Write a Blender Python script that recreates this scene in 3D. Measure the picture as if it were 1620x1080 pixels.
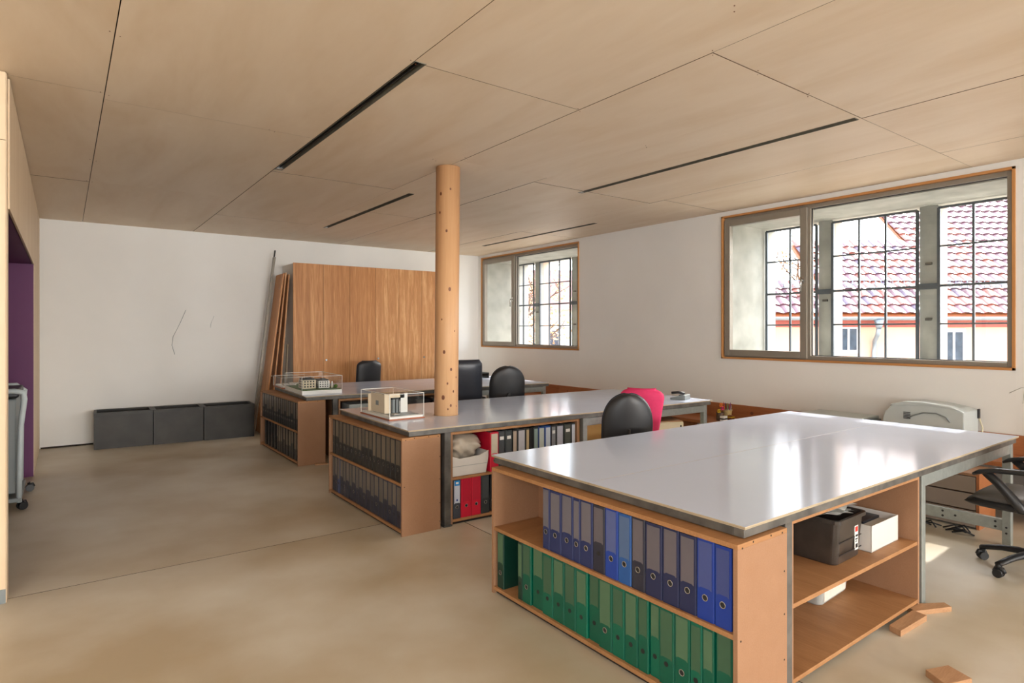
import bpy, bmesh, math, random
from mathutils import Vector, Matrix
for o in list(bpy.data.objects): bpy.data.objects.remove(o)
S = bpy.context.scene
COL = S.collection
PI = math.pi
R = math.radians
random.seed(7)

# ------------------------------------------------------------------ camera
YAW = R(36.3)
cam_d = bpy.data.cameras.new('camera')
cam = bpy.data.objects.new('camera', cam_d); COL.objects.link(cam)
cam.location = (0, 0, 1.5)
cam.rotation_euler = (PI/2, 0, -YAW)
cam_d.sensor_width = 36; cam_d.lens = 966/1620*36
cam_d.shift_y = -16.5/1620
cam_d.clip_start = 0.05; cam_d.clip_end = 300
S.camera = cam

# ------------------------------------------------------------------ world, sun, fill lights added behind the camera
W = bpy.data.worlds.new('sky'); S.world = W; W.use_nodes = True
nt = W.node_tree; nt.nodes.clear()
wo = nt.nodes.new('ShaderNodeOutputWorld'); bg = nt.nodes.new('ShaderNodeBackground')
sk = nt.nodes.new('ShaderNodeTexSky'); sk.sky_type = 'NISHITA'; sk.sun_disc = False
sk.sun_elevation = R(44); sk.sun_rotation = R(93); sk.air_density = 1.0; sk.dust_density = 2.5; sk.ozone_density = 1.0
hs = nt.nodes.new('ShaderNodeHueSaturation'); hs.inputs['Saturation'].default_value = 0.55
nt.links.new(sk.outputs[0], hs.inputs['Color']); nt.links.new(hs.outputs[0], bg.inputs[0])
bg.inputs[1].default_value = 0.82
nt.links.new(bg.outputs[0], wo.inputs[0])

sd = bpy.data.lights.new('sun', 'SUN'); sd.energy = 2.8; sd.angle = R(0.6); sd.color = (1.0, 0.96, 0.9)
sun = bpy.data.objects.new('sun', sd); COL.objects.link(sun)
sun.rotation_euler = Vector((-1, -0.05, -0.868)).to_track_quat('-Z', 'Y').to_euler()
sun.location = (12, 3, 9)

def area(name, loc, direction, sx, sy, power, color):
    d = bpy.data.lights.new(name, 'AREA'); d.shape = 'RECTANGLE'; d.size = sx; d.size_y = sy; d.energy = power; d.color = color
    o = bpy.data.objects.new(name, d); COL.objects.link(o); o.location = loc
    o.rotation_euler = Vector(direction).to_track_quat('-Z', 'Y').to_euler()
    return o
XL0 = -0.245
# fill lights added out of view to brighten the room; no windows modelled there
area('fill_rear', (2.6, -17.8, 1.65), (0, 1, 0.0), 8.0, 2.4, 880, (0.95, 0.98, 1.0))
for yc, pw in ((-2.3, 48), (-7.6, 150)): area('fill_side', (6.3, yc, 2.0), (-1, 0.0, -0.12), 2.8, 1.6, pw, (0.86, 0.94, 1.0))
area('fill_opposite', (XL0-1.7, -1.4, 1.9), (1, 0.55, -0.12), 2.8, 1.7, 75, (0.95, 0.97, 1.0))
# portals: they only help the renderer find the sky through the two windows in view
for yc in (3.0, 8.3):
    a = area('window_portal', (6.56, yc, 2.03), (-1, 0, 0), 1.64, 2.7, 1, (1, 1, 1)); a.data.cycles.is_portal = True
    a.rotation_euler = (PI/2, 0, PI/2); a.data.size = 2.7; a.data.size_y = 1.64

vs = S.view_settings
S.display_settings.display_device = 'sRGB'
vs.view_transform = 'Standard'; vs.look = 'None'; vs.gamma = 1.0; vs.exposure = 1.06
try: vs.use_curve_mapping = False
except Exception: pass

# ------------------------------------------------------------------ materials
def lin(c):
    f = lambda v: v/12.92 if v <= 0.04045 else ((v+0.055)/1.055)**2.4
    return (f(c[0]/255), f(c[1]/255), f(c[2]/255), 1)
def mat(name, col, rough=0.5, metal=0.0, spec=0.5, noise=0, nscale=8, stretch=(1, 1, 1), bump=0, bscale=60, col2=None, emit=None, coat=0, rnoise=0):
    m = bpy.data.materials.new(name); m.use_nodes = True
    t = m.node_tree; p = t.nodes['Principled BSDF']
    c1 = lin(col)
    p.inputs['Roughness'].default_value = rough; p.inputs['Metallic'].default_value = metal
    p.inputs['Specular IOR Level'].default_value = spec
    if coat: p.inputs['Coat Weight'].default_value = coat; p.inputs['Coat Roughness'].default_value = 0.08
    tc = t.nodes.new('ShaderNodeTexCoord'); oi = t.nodes.new('ShaderNodeObjectInfo')
    mp = t.nodes.new('ShaderNodeMapping'); mp.inputs['Scale'].default_value = stretch
    vm = t.nodes.new('ShaderNodeVectorMath'); vm.operation = 'SCALE'; vm.inputs[0].default_value = (13, 7, 9)
    t.links.new(oi.outputs['Random'], vm.inputs['Scale'])
    t.links.new(tc.outputs['Object'], mp.inputs['Vector']); t.links.new(vm.outputs[0], mp.inputs['Location'])
    n = t.nodes.new('ShaderNodeTexNoise'); n.inputs['Scale'].default_value = nscale; n.inputs['Detail'].default_value = 6
    t.links.new(mp.outputs[0], n.inputs['Vector'])
    r = t.nodes.new('ShaderNodeValToRGB')
    if col2 is None:
        k = 1-noise if noise else 0.97
        c2 = (c1[0]*k, c1[1]*k, c1[2]*k, 1)
    else: c2 = lin(col2)
    r.color_ramp.elements[0].position = 0.32; r.color_ramp.elements[1].position = 0.68
    r.color_ramp.elements[0].color = c2; r.color_ramp.elements[1].color = c1
    t.links.new(n.outputs['Fac'], r.inputs[0]); t.links.new(r.outputs[0], p.inputs['Base Color'])
    if rnoise:
        mr = t.nodes.new('ShaderNodeMapRange'); mr.inputs['To Min'].default_value = rough-rnoise; mr.inputs['To Max'].default_value = rough+rnoise
        t.links.new(n.outputs['Fac'], mr.inputs[0]); t.links.new(mr.outputs[0], p.inputs['Roughness'])
    if bump:
        b = t.nodes.new('ShaderNodeBump'); b.inputs['Strength'].default_value = bump; b.inputs['Distance'].default_value = 0.004
        n2 = t.nodes.new('ShaderNodeTexNoise'); n2.inputs['Scale'].default_value = bscale; n2.inputs['Detail'].default_value = 4
        t.links.new(mp.outputs[0], n2.inputs['Vector']); t.links.new(n2.outputs['Fac'], b.inputs['Height']); t.links.new(b.outputs[0], p.inputs['Normal'])
    return m
def wood(name, a, b, axis='z', scale=3.0, dist=1.5, rough=0.55, ratio=0.08, fine=0.35, bump=0.15, spec=0.3, third=None):
    """grain running along one object axis; a = base colour, b = grain colour"""
    m = bpy.data.materials.new(name); m.use_nodes = True
    t = m.node_tree; p = t.nodes['Principled BSDF']; p.inputs['Roughness'].default_value = rough; p.inputs['Specular IOR Level'].default_value = spec
    tc = t.nodes.new('ShaderNodeTexCoord'); oi = t.nodes.new('ShaderNodeObjectInfo')
    vm = t.nodes.new('ShaderNodeVectorMath'); vm.operation = 'SCALE'; vm.inputs[0].default_value = (17, 11, 23)
    t.links.new(oi.outputs['Random'], vm.inputs['Scale'])
    mp = t.nodes.new('ShaderNodeMapping')
    sc = [1, 1, 1]; sc['xyz'.index(axis)] = ratio; mp.inputs['Scale'].default_value = sc
    t.links.new(tc.outputs['Object'], mp.inputs['Vector']); t.links.new(vm.outputs[0], mp.inputs['Location'])
    n = t.nodes.new('ShaderNodeTexNoise'); n.inputs['Scale'].default_value = scale; n.inputs['Detail'].default_value = 5; n.inputs['Distortion'].default_value = dist
    n2 = t.nodes.new('ShaderNodeTexNoise'); n2.inputs['Scale'].default_value = scale*14; n2.inputs['Detail'].default_value = 3
    for q in (n, n2): t.links.new(mp.outputs[0], q.inputs['Vector'])
    r = t.nodes.new('ShaderNodeValToRGB'); e = r.color_ramp.elements
    e[0].position = 0.3; e[0].color = lin(b); e[1].position = 0.7; e[1].color = lin(a)
    if third:
        q = r.color_ramp.elements.new(0.5); q.color = lin(third)
    mx = t.nodes.new('ShaderNodeMix'); mx.data_type = 'FLOAT'; mx.inputs[0].default_value = fine
    t.links.new(n.outputs['Fac'], mx.inputs[2]); t.links.new(n2.outputs['Fac'], mx.inputs[3])
    t.links.new(mx.outputs[0], r.inputs[0]); t.links.new(r.outputs[0], p.inputs['Base Color'])
    bp = t.nodes.new('ShaderNodeBump'); bp.inputs['Strength'].default_value = bump; bp.inputs['Distance'].default_value = 0.002
    t.links.new(n2.outputs['Fac'], bp.inputs['Height']); t.links.new(bp.outputs[0], p.inputs['Normal'])
    return m
def glass(name, tint=(1, 1, 1, 1), refl=0.6, base=0.04, rough=0.0):
    m = bpy.data.materials.new(name); m.use_nodes = True; t = m.node_tree; t.nodes.clear()
    o = t.nodes.new('ShaderNodeOutputMaterial'); a = t.nodes.new('ShaderNodeBsdfTransparent'); a.inputs[0].default_value = tint
    g = t.nodes.new('ShaderNodeBsdfGlossy'); g.inputs['Roughness'].default_value = rough
    f = t.nodes.new('ShaderNodeLayerWeight'); f.inputs[0].default_value = 0.5
    pw = t.nodes.new('ShaderNodeMath'); pw.operation = 'POWER'; pw.inputs[1].default_value = 4
    mm = t.nodes.new('ShaderNodeMath'); mm.operation = 'MULTIPLY_ADD'; mm.inputs[1].default_value = refl; mm.inputs[2].default_value = base
    x = t.nodes.new('ShaderNodeMixShader')
    t.links.new(f.outputs['Facing'], pw.inputs[0]); t.links.new(pw.outputs[0], mm.inputs[0]); t.links.new(mm.outputs[0], x.inputs[0]); t.links.new(a.outputs[0], x.inputs[1]); t.links.new(g.outputs[0], x.inputs[2]); t.links.new(x.outputs[0], o.inputs[0])
    return m

M = {}
M['ply'] = wood('birch_plywood_ceiling', (232, 214, 190), (219, 196, 166), 'y', 1.6, 2.2, 0.5, 0.22, 0.18, 0.05, third=(226, 206, 180))
M['plywall'] = wood('birch_plywood_wall', (234, 212, 182), (219, 192, 158), 'z', 2.2, 1.5, 0.5, 0.12, 0.2, 0.05)
M['plyedge'] = mat('plywood_edge', (184, 166, 138), 0.7, noise=0.3, nscale=40, stretch=(0.2, 0.2, 6))
M['seamshade'] = mat('shaded_seam_edge', (108, 82, 58), 0.9)  # panel edges painted dark, standing in for shade inside the ceiling seams
M['jointshade'] = mat('shaded_joint_edge', (70, 62, 50), 0.9)  # slab edges coloured dark so lit floor joints look shaded
M['dark'] = mat('dark_gap', (38, 30, 24), 0.9)
M['plaster'] = mat('white_plaster', (238, 236, 232), 0.75, noise=0.05, nscale=1.2, bump=0.12, bscale=40, spec=0.25)
M['floor'] = mat('sanded_concrete', (214, 206, 190), 0.38, noise=0, nscale=1.3, col2=(186, 168, 138), bump=0.12, bscale=25, rnoise=0.1, spec=0.45)
M['mdf'] = wood('raw_mdf', (166, 126, 96), (156, 116, 86), 'z', 14, 0.3, 0.6, 1.0, 0.6, 0.05)
M['mdfedge'] = wood('mdf_edge', (184, 136, 92), (156, 108, 68), 'y', 9, 0.5, 0.55, 0.1, 0.4, 0.05)
M['oak'] = wood('cerused_oak', (222, 168, 116), (168, 112, 68), 'z', 7.5, 1.8, 0.42, 0.045, 0.42, 0.15, third=(192, 134, 84))
M['oaklite'] = wood('cerused_oak_pale', (236, 190, 140), (178, 124, 80), 'z', 9.5, 2.2, 0.42, 0.06, 0.35, 0.15, third=(200, 144, 94))
M['lining'] = wood('oak_lining', (206, 150, 94), (184, 124, 70), 'y', 6, 0.6, 0.5, 0.1)
M['liningz'] = wood('oak_lining_upright', (206, 150, 94), (184, 124, 70), 'z', 6, 0.6, 0.5, 0.1)
M['spruce'] = wood('spruce_log', (214, 170, 126), (188, 136, 92), 'z', 7, 0.7, 0.45, 0.03, 0.3, 0.1, third=(204, 156, 112))
M['knot'] = mat('wood_knot', (120, 66, 34), 0.5, noise=0.3, nscale=60)
M['larch'] = wood('larch_board', (180, 118, 76), (150, 90, 54), 'y', 7, 1.0, 0.5, 0.06, 0.35)
M['block'] = wood('pine_block', (196, 154, 116), (164, 120, 84), 'x', 14, 0.5, 0.7, 0.12, 0.4)
M['white_top'] = mat('white_laminate', (198, 207, 226), 0.14, noise=0.03, nscale=2, spec=0.12, rnoise=0.03)
M['steel'] = mat('raw_blued_steel', (118, 114, 108), 0.5, metal=0.3, noise=0.55, nscale=9, bump=0.05)
M['galv'] = mat('galvanised_steel', (168, 174, 170), 0.42, metal=0.55, noise=0.15, nscale=30)
M['track'] = mat('ceiling_track_metal', (128, 124, 110), 0.5, metal=0.2, noise=0.4, nscale=6)
M['alu'] = mat('bronze_grey_frame', (146, 138, 126), 0.4, metal=0.15, noise=0.04)
M['chrome'] = mat('brushed_metal', (190, 190, 188), 0.25, metal=0.9)
M['glass'] = glass('window_glass', (0.98, 0.99, 0.985, 1), 0.5, 0.025)
M['acryl'] = glass('acrylic', (0.97, 0.975, 0.97, 1), 0.35, 0.03)
M['acryledge'] = mat('acrylic_edge', (226, 226, 220), 0.2)
M['concrete'] = mat('old_concrete', (186, 186, 178), 0.85, noise=0, nscale=4, col2=(160, 160, 152), bump=0.3, bscale=30)
M['stone'] = mat('pink_sandstone', (226, 196, 176), 0.85, noise=0.12, nscale=6, bump=0.2)
M['iron'] = mat('grey_painted_iron', (92, 100, 108), 0.5, metal=0.4, noise=0.15, nscale=20)
M['planter'] = mat('dark_zinc', (62, 60, 57), 0.5, metal=0.3, noise=0.35, nscale=5)
M['purple'] = mat('purple_paint', (96, 28, 86), 0.55, noise=0.05, nscale=2)
M['black'] = mat('black_plastic', (34, 34, 36), 0.42)
M['blackfab'] = mat('charcoal_fabric', (64, 70, 82), 0.9, spec=0.2, noise=0.2, nscale=90, bump=0.3, bscale=300)
M['leather'] = mat('black_leather', (48, 50, 58), 0.34, noise=0.15, nscale=20, bump=0.2, bscale=120)
M['greyleather'] = mat('worn_grey_leather', (96, 92, 88), 0.45, noise=0.25, nscale=9, bump=0.2)
M['pink'] = mat('raspberry_fabric', (222, 50, 104), 0.7, noise=0.06, nscale=50)
M['redplastic'] = mat('dark_red_plastic', (150, 30, 48), 0.45)
M['paper'] = mat('paper', (226, 220, 208), 0.8, noise=0.08, nscale=60, stretch=(1, 1, 1))
M['card'] = mat('white_cardboard', (222, 216, 208), 0.75, noise=0.05)
M['cream'] = mat('cream_metal', (214, 206, 176), 0.5)
M['beige'] = wood('pale_mdf_panel', (222, 178, 112), (214, 168, 100), 'z', 6, 0.4, 0.6, 0.5)
M['tubcore'] = mat('smoked_tub_plastic', (70, 62, 56), 0.3, noise=0.45, nscale=10)
M['cleartub'] = mat('clear_tub_plastic', (176, 178, 174), 0.3, noise=0.15, nscale=10)
M['bagp'] = mat('creased_plastic_bag', (206, 194, 176), 0.35, noise=0.25, nscale=9, bump=0.8, bscale=14)
M['greyplastic'] = mat('pale_grey_plastic', (190, 198, 198), 0.4, noise=0.04)
M['greydark'] = mat('mid_grey_plastic', (128, 134, 134), 0.45)
M['white'] = mat('white_card', (238, 236, 230), 0.6)
M['lawn'] = mat('model_grass', (96, 128, 58), 0.9, noise=0.5, nscale=60, bump=0.5, bscale=200)
M['brownbase'] = mat('brown_board', (172, 96, 56), 0.5, noise=0.2)
M['bgrey'] = mat('model_grey_roof', (64, 66, 66), 0.6)
M['facade'] = mat('cream_model_wall', (222, 208, 178), 0.6)
# outside
M['tile'] = mat('clay_tile', (150, 78, 58), 0.35, noise=0, nscale=2.0, col2=(112, 70, 72), spec=0.7)
M['render'] = mat('peach_render', (206, 172, 148), 0.85, noise=0.06, nscale=3)
M['zinc'] = mat('zinc_gutter', (140, 150, 158), 0.4, metal=0.5)
M['winwhite'] = mat('white_window_paint', (240, 240, 240), 0.5)
M['darkglass'] = mat('dark_window_glass', (70, 82, 96), 0.1, noise=0.4, nscale=9)
M['ground'] = mat('pale_gravel', (196, 188, 172), 0.9, noise=0.2, nscale=3)
M['leaf'] = mat('dry_brown_leaves', (178, 124, 84), 0.8, noise=0, nscale=3, col2=(196, 160, 120))
M['bark'] = mat('bark', (110, 92, 80), 0.9, noise=0.3, nscale=12)

# ------------------------------------------------------------------ helpers
def box(bm, x0, x1, y0, y1, z0, z1, mi=0):
    v = [bm.verts.new(p) for p in ((x0,y0,z0),(x1,y0,z0),(x1,y1,z0),(x0,y1,z0),(x0,y0,z1),(x1,y0,z1),(x1,y1,z1),(x0,y1,z1))]
    out = []
    for f in ((0,3,2,1),(4,5,6,7),(0,1,5,4),(1,2,6,5),(2,3,7,6),(3,0,4,7)):
        fc = bm.faces.new([v[i] for i in f]); fc.material_index = mi; out.append(fc)
    return out
def cyl(bm, p0, p1, r0, r1=None, n=16, cap=True, mi=0):
    r1 = r0 if r1 is None else r1
    p0 = Vector(p0); p1 = Vector(p1); d = (p1-p0).normalized()
    a = d.orthogonal().normalized(); b = d.cross(a)
    A = [bm.verts.new(p0+(a*math.cos(2*PI*i/n)+b*math.sin(2*PI*i/n))*r0) for i in range(n)]
    B = [bm.verts.new(p1+(a*math.cos(2*PI*i/n)+b*math.sin(2*PI*i/n))*r1) for i in range(n)]
    for i in range(n):
        f = bm.faces.new((A[i], A[(i+1)%n], B[(i+1)%n], B[i])); f.material_index = mi; f.smooth = True
    if cap:
        for L in (A[::-1], B): f = bm.faces.new(L); f.material_index = mi
def tube(bm, pts, r, n=8, flat=None):
    """sweep; r number or list; flat=(w,h) squashes the section (w sideways, h up)"""
    pts = [Vector(p) for p in pts]; N = len(pts); rings = []
    for i, p in enumerate(pts):
        t = (pts[min(i+1, N-1)]-pts[max(i-1, 0)]).normalized()
        up = Vector((0, 0, 1)) if abs(t.z) < 0.95 else Vector((1, 0, 0))
        a = t.cross(up).normalized(); b = a.cross(t)
        rr = r[i] if isinstance(r, (list, tuple)) else r
        wa, wb = (1, 1) if flat is None else flat
        rings.append([bm.verts.new(p+a*math.cos(2*PI*k/n)*rr*wa+b*math.sin(2*PI*k/n)*rr*wb) for k in range(n)])
    for i in range(N-1):
        for k in range(n):
            f = bm.faces.new((rings[i][k], rings[i][(k+1)%n], rings[i+1][(k+1)%n], rings[i+1][k])); f.smooth = True
    bm.faces.new(rings[0][::-1]); bm.faces.new(rings[-1])
def prism(bm, poly, h0, h1, axis='z', mi=0):
    def P(u, v, w): return {'z': (u, v, w), 'y': (u, w, v), 'x': (w, u, v)}[axis]
    A = [bm.verts.new(P(u, v, h0)) for u, v in poly]; B = [bm.verts.new(P(u, v, h1)) for u, v in poly]
    n = len(poly); fs = [bm.faces.new(A[::-1]), bm.faces.new(B)]
    for i in range(n): fs.append(bm.faces.new((A[i], A[(i+1)%n], B[(i+1)%n], B[i])))
    for f in fs: f.material_index = mi
    bmesh.ops.recalc_face_normals(bm, faces=fs)
def mesh(name, bm, m, smooth=False):
    me = bpy.data.meshes.new(name); bmesh.ops.recalc_face_normals(bm, faces=bm.faces); bm.to_mesh(me); bm.free()
    for q in (m if isinstance(m, (list, tuple)) else [m]): me.materials.append(q)
    if smooth:
        for p in me.polygons: p.use_smooth = True
    return me
def link(name, me, parent=None, loc=None, rz=None, bevel=0):
    o = bpy.data.objects.new(name, me); COL.objects.link(o)
    if parent: o.parent = parent
    if loc: o.location = loc
    if rz: o.rotation_euler = (0, 0, rz)
    if bevel:
        b = o.modifiers.new('bevel', 'BEVEL'); b.width = bevel; b.segments = 2; b.limit_method = 'ANGLE'; b.angle_limit = R(40)
    return o
def obj(name, bm, m, parent=None, bevel=0, smooth=False, loc=None, rz=None):
    return link(name, mesh(name, bm, m, smooth), parent, loc, rz, bevel)
def bx(name, dims, m, parent=None, bevel=0.0015, loc=None, rz=None):
    bm = bmesh.new(); box(bm, *dims); return obj(name, bm, m, parent, bevel, loc=loc, rz=rz)
def tag(o, label, cat, group=None):
    o['label'] = label; o['category'] = cat
    if group: o['group'] = group
    return o
def thing(name, label, cat, loc=(0, 0, 0), rz=0, group=None):
    o = bpy.data.objects.new(name, None); COL.objects.link(o); o.location = loc; o.rotation_euler = (0, 0, rz); o.empty_display_size = 0.1
    return tag(o, label, cat, group)
def struct(name, kids=True):
    o = bpy.data.objects.new(name, None); COL.objects.link(o); o['kind'] = 'structure'; o.empty_display_size = 0.1
    return o
def tree_copy(o, parent=None):
    c = o.copy(); COL.objects.link(c)
    if parent: c.parent = parent
    for ch in [k for k in bpy.data.objects if k.parent == o and k != c]: tree_copy(ch, c)
    return c
def pillow(w_of_v, h, thick, bend=0.0, nu=14, nv=16, exp=4):
    """closed cushion surface standing up: x sideways, z up, y thickness; w_of_v half width at 0..1"""
    bm = bmesh.new(); F = []; B = []
    for j in range(nv+1):
        v = .5+.5*math.sin(PI/2*(2*j/nv-1)); hw = w_of_v(v); rf = []; rb = []
        for i in range(nu+1):
            u = math.sin(PI/2*(-1+2*i/nu)); e = (1-abs(u)**exp)*(1-abs(2*v-1)**(exp+2)); e = max(e, 0)**0.45
            x = u*hw; z = v*h; y = bend*(u*u)+0.0
            rf.append(bm.verts.new((x, y-thick/2*e, z)))
            edge = i in (0, nu) or j in (0, nv)
            rb.append(rf[-1] if edge else bm.verts.new((x, y+thick/2*e, z)))
        F.append(rf); B.append(rb)
    for G, fl in ((F, False), (B, True)):
        for j in range(nv):
            for i in range(nu):
                q = [G[j][i], G[j][i+1], G[j+1][i+1], G[j+1][i]]
                try: f = bm.faces.new(q[::-1] if fl else q); f.smooth = True
                except Exception: pass
    return bm

# ================================================================== SETTING
XR = 6.40; XL = -0.245; YB = 9.80; YF = -18.0; ZC = 2.93
# ---- floor: cast slabs with open joints
fl = struct('floor')
bx('slab_bed', (XL-2.2, 7.5, YF-.2, YB+.2, -0.2, -0.03), M['dark'], fl, 0)
xs = [XL-2.0, 2.54, 7.45]; ysl = [YF, 0.4, 4.43, YB]
for i in range(2):
    for j in range(3):
        g = 0.003
        o = bx('floor_slab', (xs[i]+g, xs[i+1]-g, ysl[j]+g, ysl[j+1]-g, -0.05, 0.0), [M['floor'], M['jointshade']], fl, 0)
        for p in o.data.polygons:
            if abs(p.normal.z) < .5: p.material_index = 1
# ---- ceiling: plywood panels under a dark void, cut out around the light slots
ce = struct('ceiling')
bx('ceiling_void', (XL-2.2, 7.5, YF-.2, YB+.2, ZC+0.09, ZC+0.3), M['dark'], ce, 0)
slots = [(1.50, 1.57, 2.91, 5.60), (2.895, 2.955, 5.75, 8.35), (4.28, 4.34, 1.94, 4.68), (5.66, 5.72, 5.87, 8.56)]
def panel(x0, x1, y0, y1):
    g = 0.0024; x0 += g; x1 -= g; y0 += g; y1 -= g
    hs_ = [s for s in slots if s[0] < x1 and s[1] > x0 and s[2] < y1 and s[3] > y0]
    X = sorted({x0, x1, *[min(max(c, x0), x1) for s in hs_ for c in s[:2]]}); Y = sorted({y0, y1, *[min(max(c, y0), y1) for s in hs_ for c in s[2:]]})
    cx, cy = (x0+x1)/2, (y0+y1)/2
    bm = bmesh.new(); V = {}
    def vv(i, j, k):
        if (i, j, k) not in V: V[(i, j, k)] = bm.verts.new((X[i]-cx, Y[j]-cy, -0.0 if k == 0 else 0.012))
        return V[(i, j, k)]
    inc = {(i, j) for i in range(len(X)-1) for j in range(len(Y)-1) if not any(s[0] <= (X[i]+X[i+1])/2 <= s[1] and s[2] <= (Y[j]+Y[j+1])/2 <= s[3] for s in hs_)}
    for (i, j) in inc:
        bm.faces.new((vv(i,j,0), vv(i,j+1,0), vv(i+1,j+1,0), vv(i+1,j,0)))
        bm.faces.new((vv(i,j,1), vv(i+1,j,1), vv(i+1,j+1,1), vv(i,j+1,1)))
        for (di, dj, a, b) in ((-1,0,(i,j),(i,j+1)), (1,0,(i+1,j),(i+1,j+1)), (0,-1,(i,j),(i+1,j)), (0,1,(i,j+1),(i+1,j+1))):
            if (i+di, j+dj) not in inc: bm.faces.new((vv(*a,0), vv(*b,0), vv(*b,1), vv(*a,1)))
    o = obj('plywood_panel', bm, [M['ply'], M['seamshade']], ce, 0, loc=(cx, cy, ZC+random.choice((0, .001, .002))))
    for p in o.data.polygons:
        if abs(p.normal.z) < .5: p.material_index = 1
for (x0, x1, yy) in ((XL-2.0, 0.2, (YF, -0.6, 1.9, 4.42, 7.12, YB)), (0.2, 1.50, (YF, -0.5, 2.0, 4.53, 7.08, YB)), (1.50, 2.69, (YF, -12, -8, -5, -2.1, 0.35, 2.93, 5.68, 8.2, YB)),
                     (2.69, 4.33, (YF, -0.6, 1.92)), (4.33, 5.68, (YF, -0.4, 1.92)), (5.68, 7.4, (YF, -0.5, 1.92)),
                     (2.69, 3.64, (1.92, 4.40, 6.95, YB)), (3.64, 5.3, (1.92, 4.6, 7.1, YB)), (5.3, 7.4, (1.92, 4.4, 7.0, YB))):
    for a, b in zip(yy, yy[1:]): panel(x0, x1, a, b)
# screw pairs at the panel corners
bm = bmesh.new()
for (x, y) in ((0.2,4.42),(0.2,3.5),(0.2,6.2),(0.2,7.1),(1.5,2.93),(2.69,2.93),(2.69,1.92),(2.69,4.3),(3.64,1.92),(3.1,1.92),(1.9,1.4),(0.3,2.9),(1.2,4.53),(2.4,1.6),(2.5,4.5),(3.64,3.2),(2.69,0.9),(3.64,5)):
    for s in (-1, 1): cyl(bm, (x+0.022*s, y+0.015*s, ZC-0.0012), (x+0.022*s, y+0.015*s, ZC+0.003), 0.0032, n=8)
o = obj('screw_heads', bm, M['knot'], ce); o['kind'] = 'stuff'

# ---- left plywood wall with a purple recess
wl = struct('wall_left')
bx('wall_core', (XL-1.9, XL-0.03, 4.375, 4.40, 0, ZC), M['plaster'], wl, 0)
for (x0_, x1_) in ((XL-1.97, XL-1.23), (XL-1.227, XL-.012)):
    for (c, d) in ((0.08, 2.55), (2.553, ZC-.004)):
        bx('plywood_panel', (x0_, x1_, 4.36, 4.375, c, d), M['plywall'], wl, 0.0008)
bx('plinth', (XL-1.9, XL-0.012, 4.365, 4.38, 0, 0.078), M['greydark'], wl, 0)
bx('edge_post', (XL-0.035, XL-0.008, 4.376, 4.50, 0.0, ZC-.004), M['plywall'], wl, 0.001)
zS = 2.19
for (a, b) in ((4.465, 5.9), (5.904, 7.3), (7.304, 8.02)):
    bx('bulkhead_panel', (XL-0.018, XL, a, b, zS, ZC-.006), M['plywall'], wl, 0.001)
bx('bulkhead_core', (XL-0.5, XL-0.02, 4.4, 8.0, zS+0.012, ZC), M['plaster'], wl, 0)
bx('recess_soffit', (XL-1.9, XL-0.012, 4.40, 8.0, zS, zS+0.011), M['purple'], wl, 0)
bx('recess_far_side', (XL-1.9, XL-0.004, 8.0, 8.016, 0, zS+.012), M['purple'], wl, 0)
bx('recess_back', (XL-1.92, XL-1.9, 4.3, 8.016, 0, zS+.012), M['purple'], wl, 0)
bx('recess_near_side', (XL-1.9, XL-0.04, 4.401, 4.41, 0, zS), M['purple'], wl, 0)
for (a, b) in ((8.02, 8.9), (8.904, YB-.002)):
    bx('plywood_panel', (XL-0.018, XL, a, b, 0.004, 2.19), M['plywall'], wl, 0.001)
    bx('plywood_panel', (XL-0.018, XL, a, b, 2.194, ZC-.004), M['plywall'], wl, 0.001)
bx('wall_core', (XL-0.5, XL-0.02, 8.016, YB, 0, ZC), M['plaster'], wl, 0)
# ---- back and front walls
wb = bx('wall_back', (XL-2.2, 7.5, YB, YB+0.3, -0.1, ZC+.2), M['plaster'], None, 0); wb['kind'] = 'structure'
bm = bmesh.new(); tube(bm, [(1.41, YB-.001, 1.80), (1.34, YB-.001, 1.62), (1.25, YB-.001, 1.42), (1.235, YB-.001, 1.30), (1.27, YB-.001, 1.17)], 0.0035, 5)
tube(bm, [(1.78, YB-.001, 1.72), (1.74, YB-.001, 1.62), (1.73, YB-.001, 1.55)], 0.002, 5)
obj('scuff_mark', bm, M['greydark'], wb)
bx('foot_gap', (XL+.01, 0.32, YB-0.004, YB+.001, 0, 0.02), M['dark'], wb, 0)
wf = bx('wall_front', (XL-2.2, 7.5, YF-0.3, YF, -0.1, ZC+.2), M['plaster'], None, 0); wf['kind'] = 'structure'
wk = bx('wall_near_left', (XL-2.2, XL-2.0, YF, 4.38, 0, ZC), M['plaster'], None, 0); wk['kind'] = 'structure'
# ---- right wall, thick, with window openings (two in view)
wr = struct('wall_right')
XO = 7.50
W1 = (1.617, 4.438, 1.17, 2.875); W2 = (6.965, 9.69, 1.20, 2.88)
def wblock(y0, y1, z0, z1, nm='wall_block'): bx(nm, (XR, XO, y0, y1, z0, z1), M['plaster'], wr, 0)
wblock(YF, W1[0], 0, ZC); wblock(W1[1], W2[0], 0, ZC); wblock(W2[1], YB, 0, ZC)
for w in (W1, W2): wblock(w[0], w[1], 0, w[2]); wblock(w[0], w[1], w[3], ZC)
bx('sky_block_slab', (XL-2.2, XO, YF-.3, YB+.3, ZC+0.3, ZC+0.6), M['stone'], wr, 0)  # unseen slab added above the room to block the sky
for w, nd in ((W1, 0), (W2, 1)):
    a, b, c, d = w
    x0 = 6.50
    bx('concrete_sill', (x0, XO+.02, a, b, c-.01, c+.02), M['concrete'], wr, 0)
    bx('concrete_lintel', (x0, XO-.01, a, b, d-0.075, d+.0), M['concrete'], wr, 0)
    bx('concrete_reveal', (x0, XO-.01, a, a+.02, c, d-.07), M['concrete'], wr, 0)
    bx('concrete_reveal', (x0, XO-.01, b-.05, b, c, d-.07), M['concrete'], wr, 0)
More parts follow.
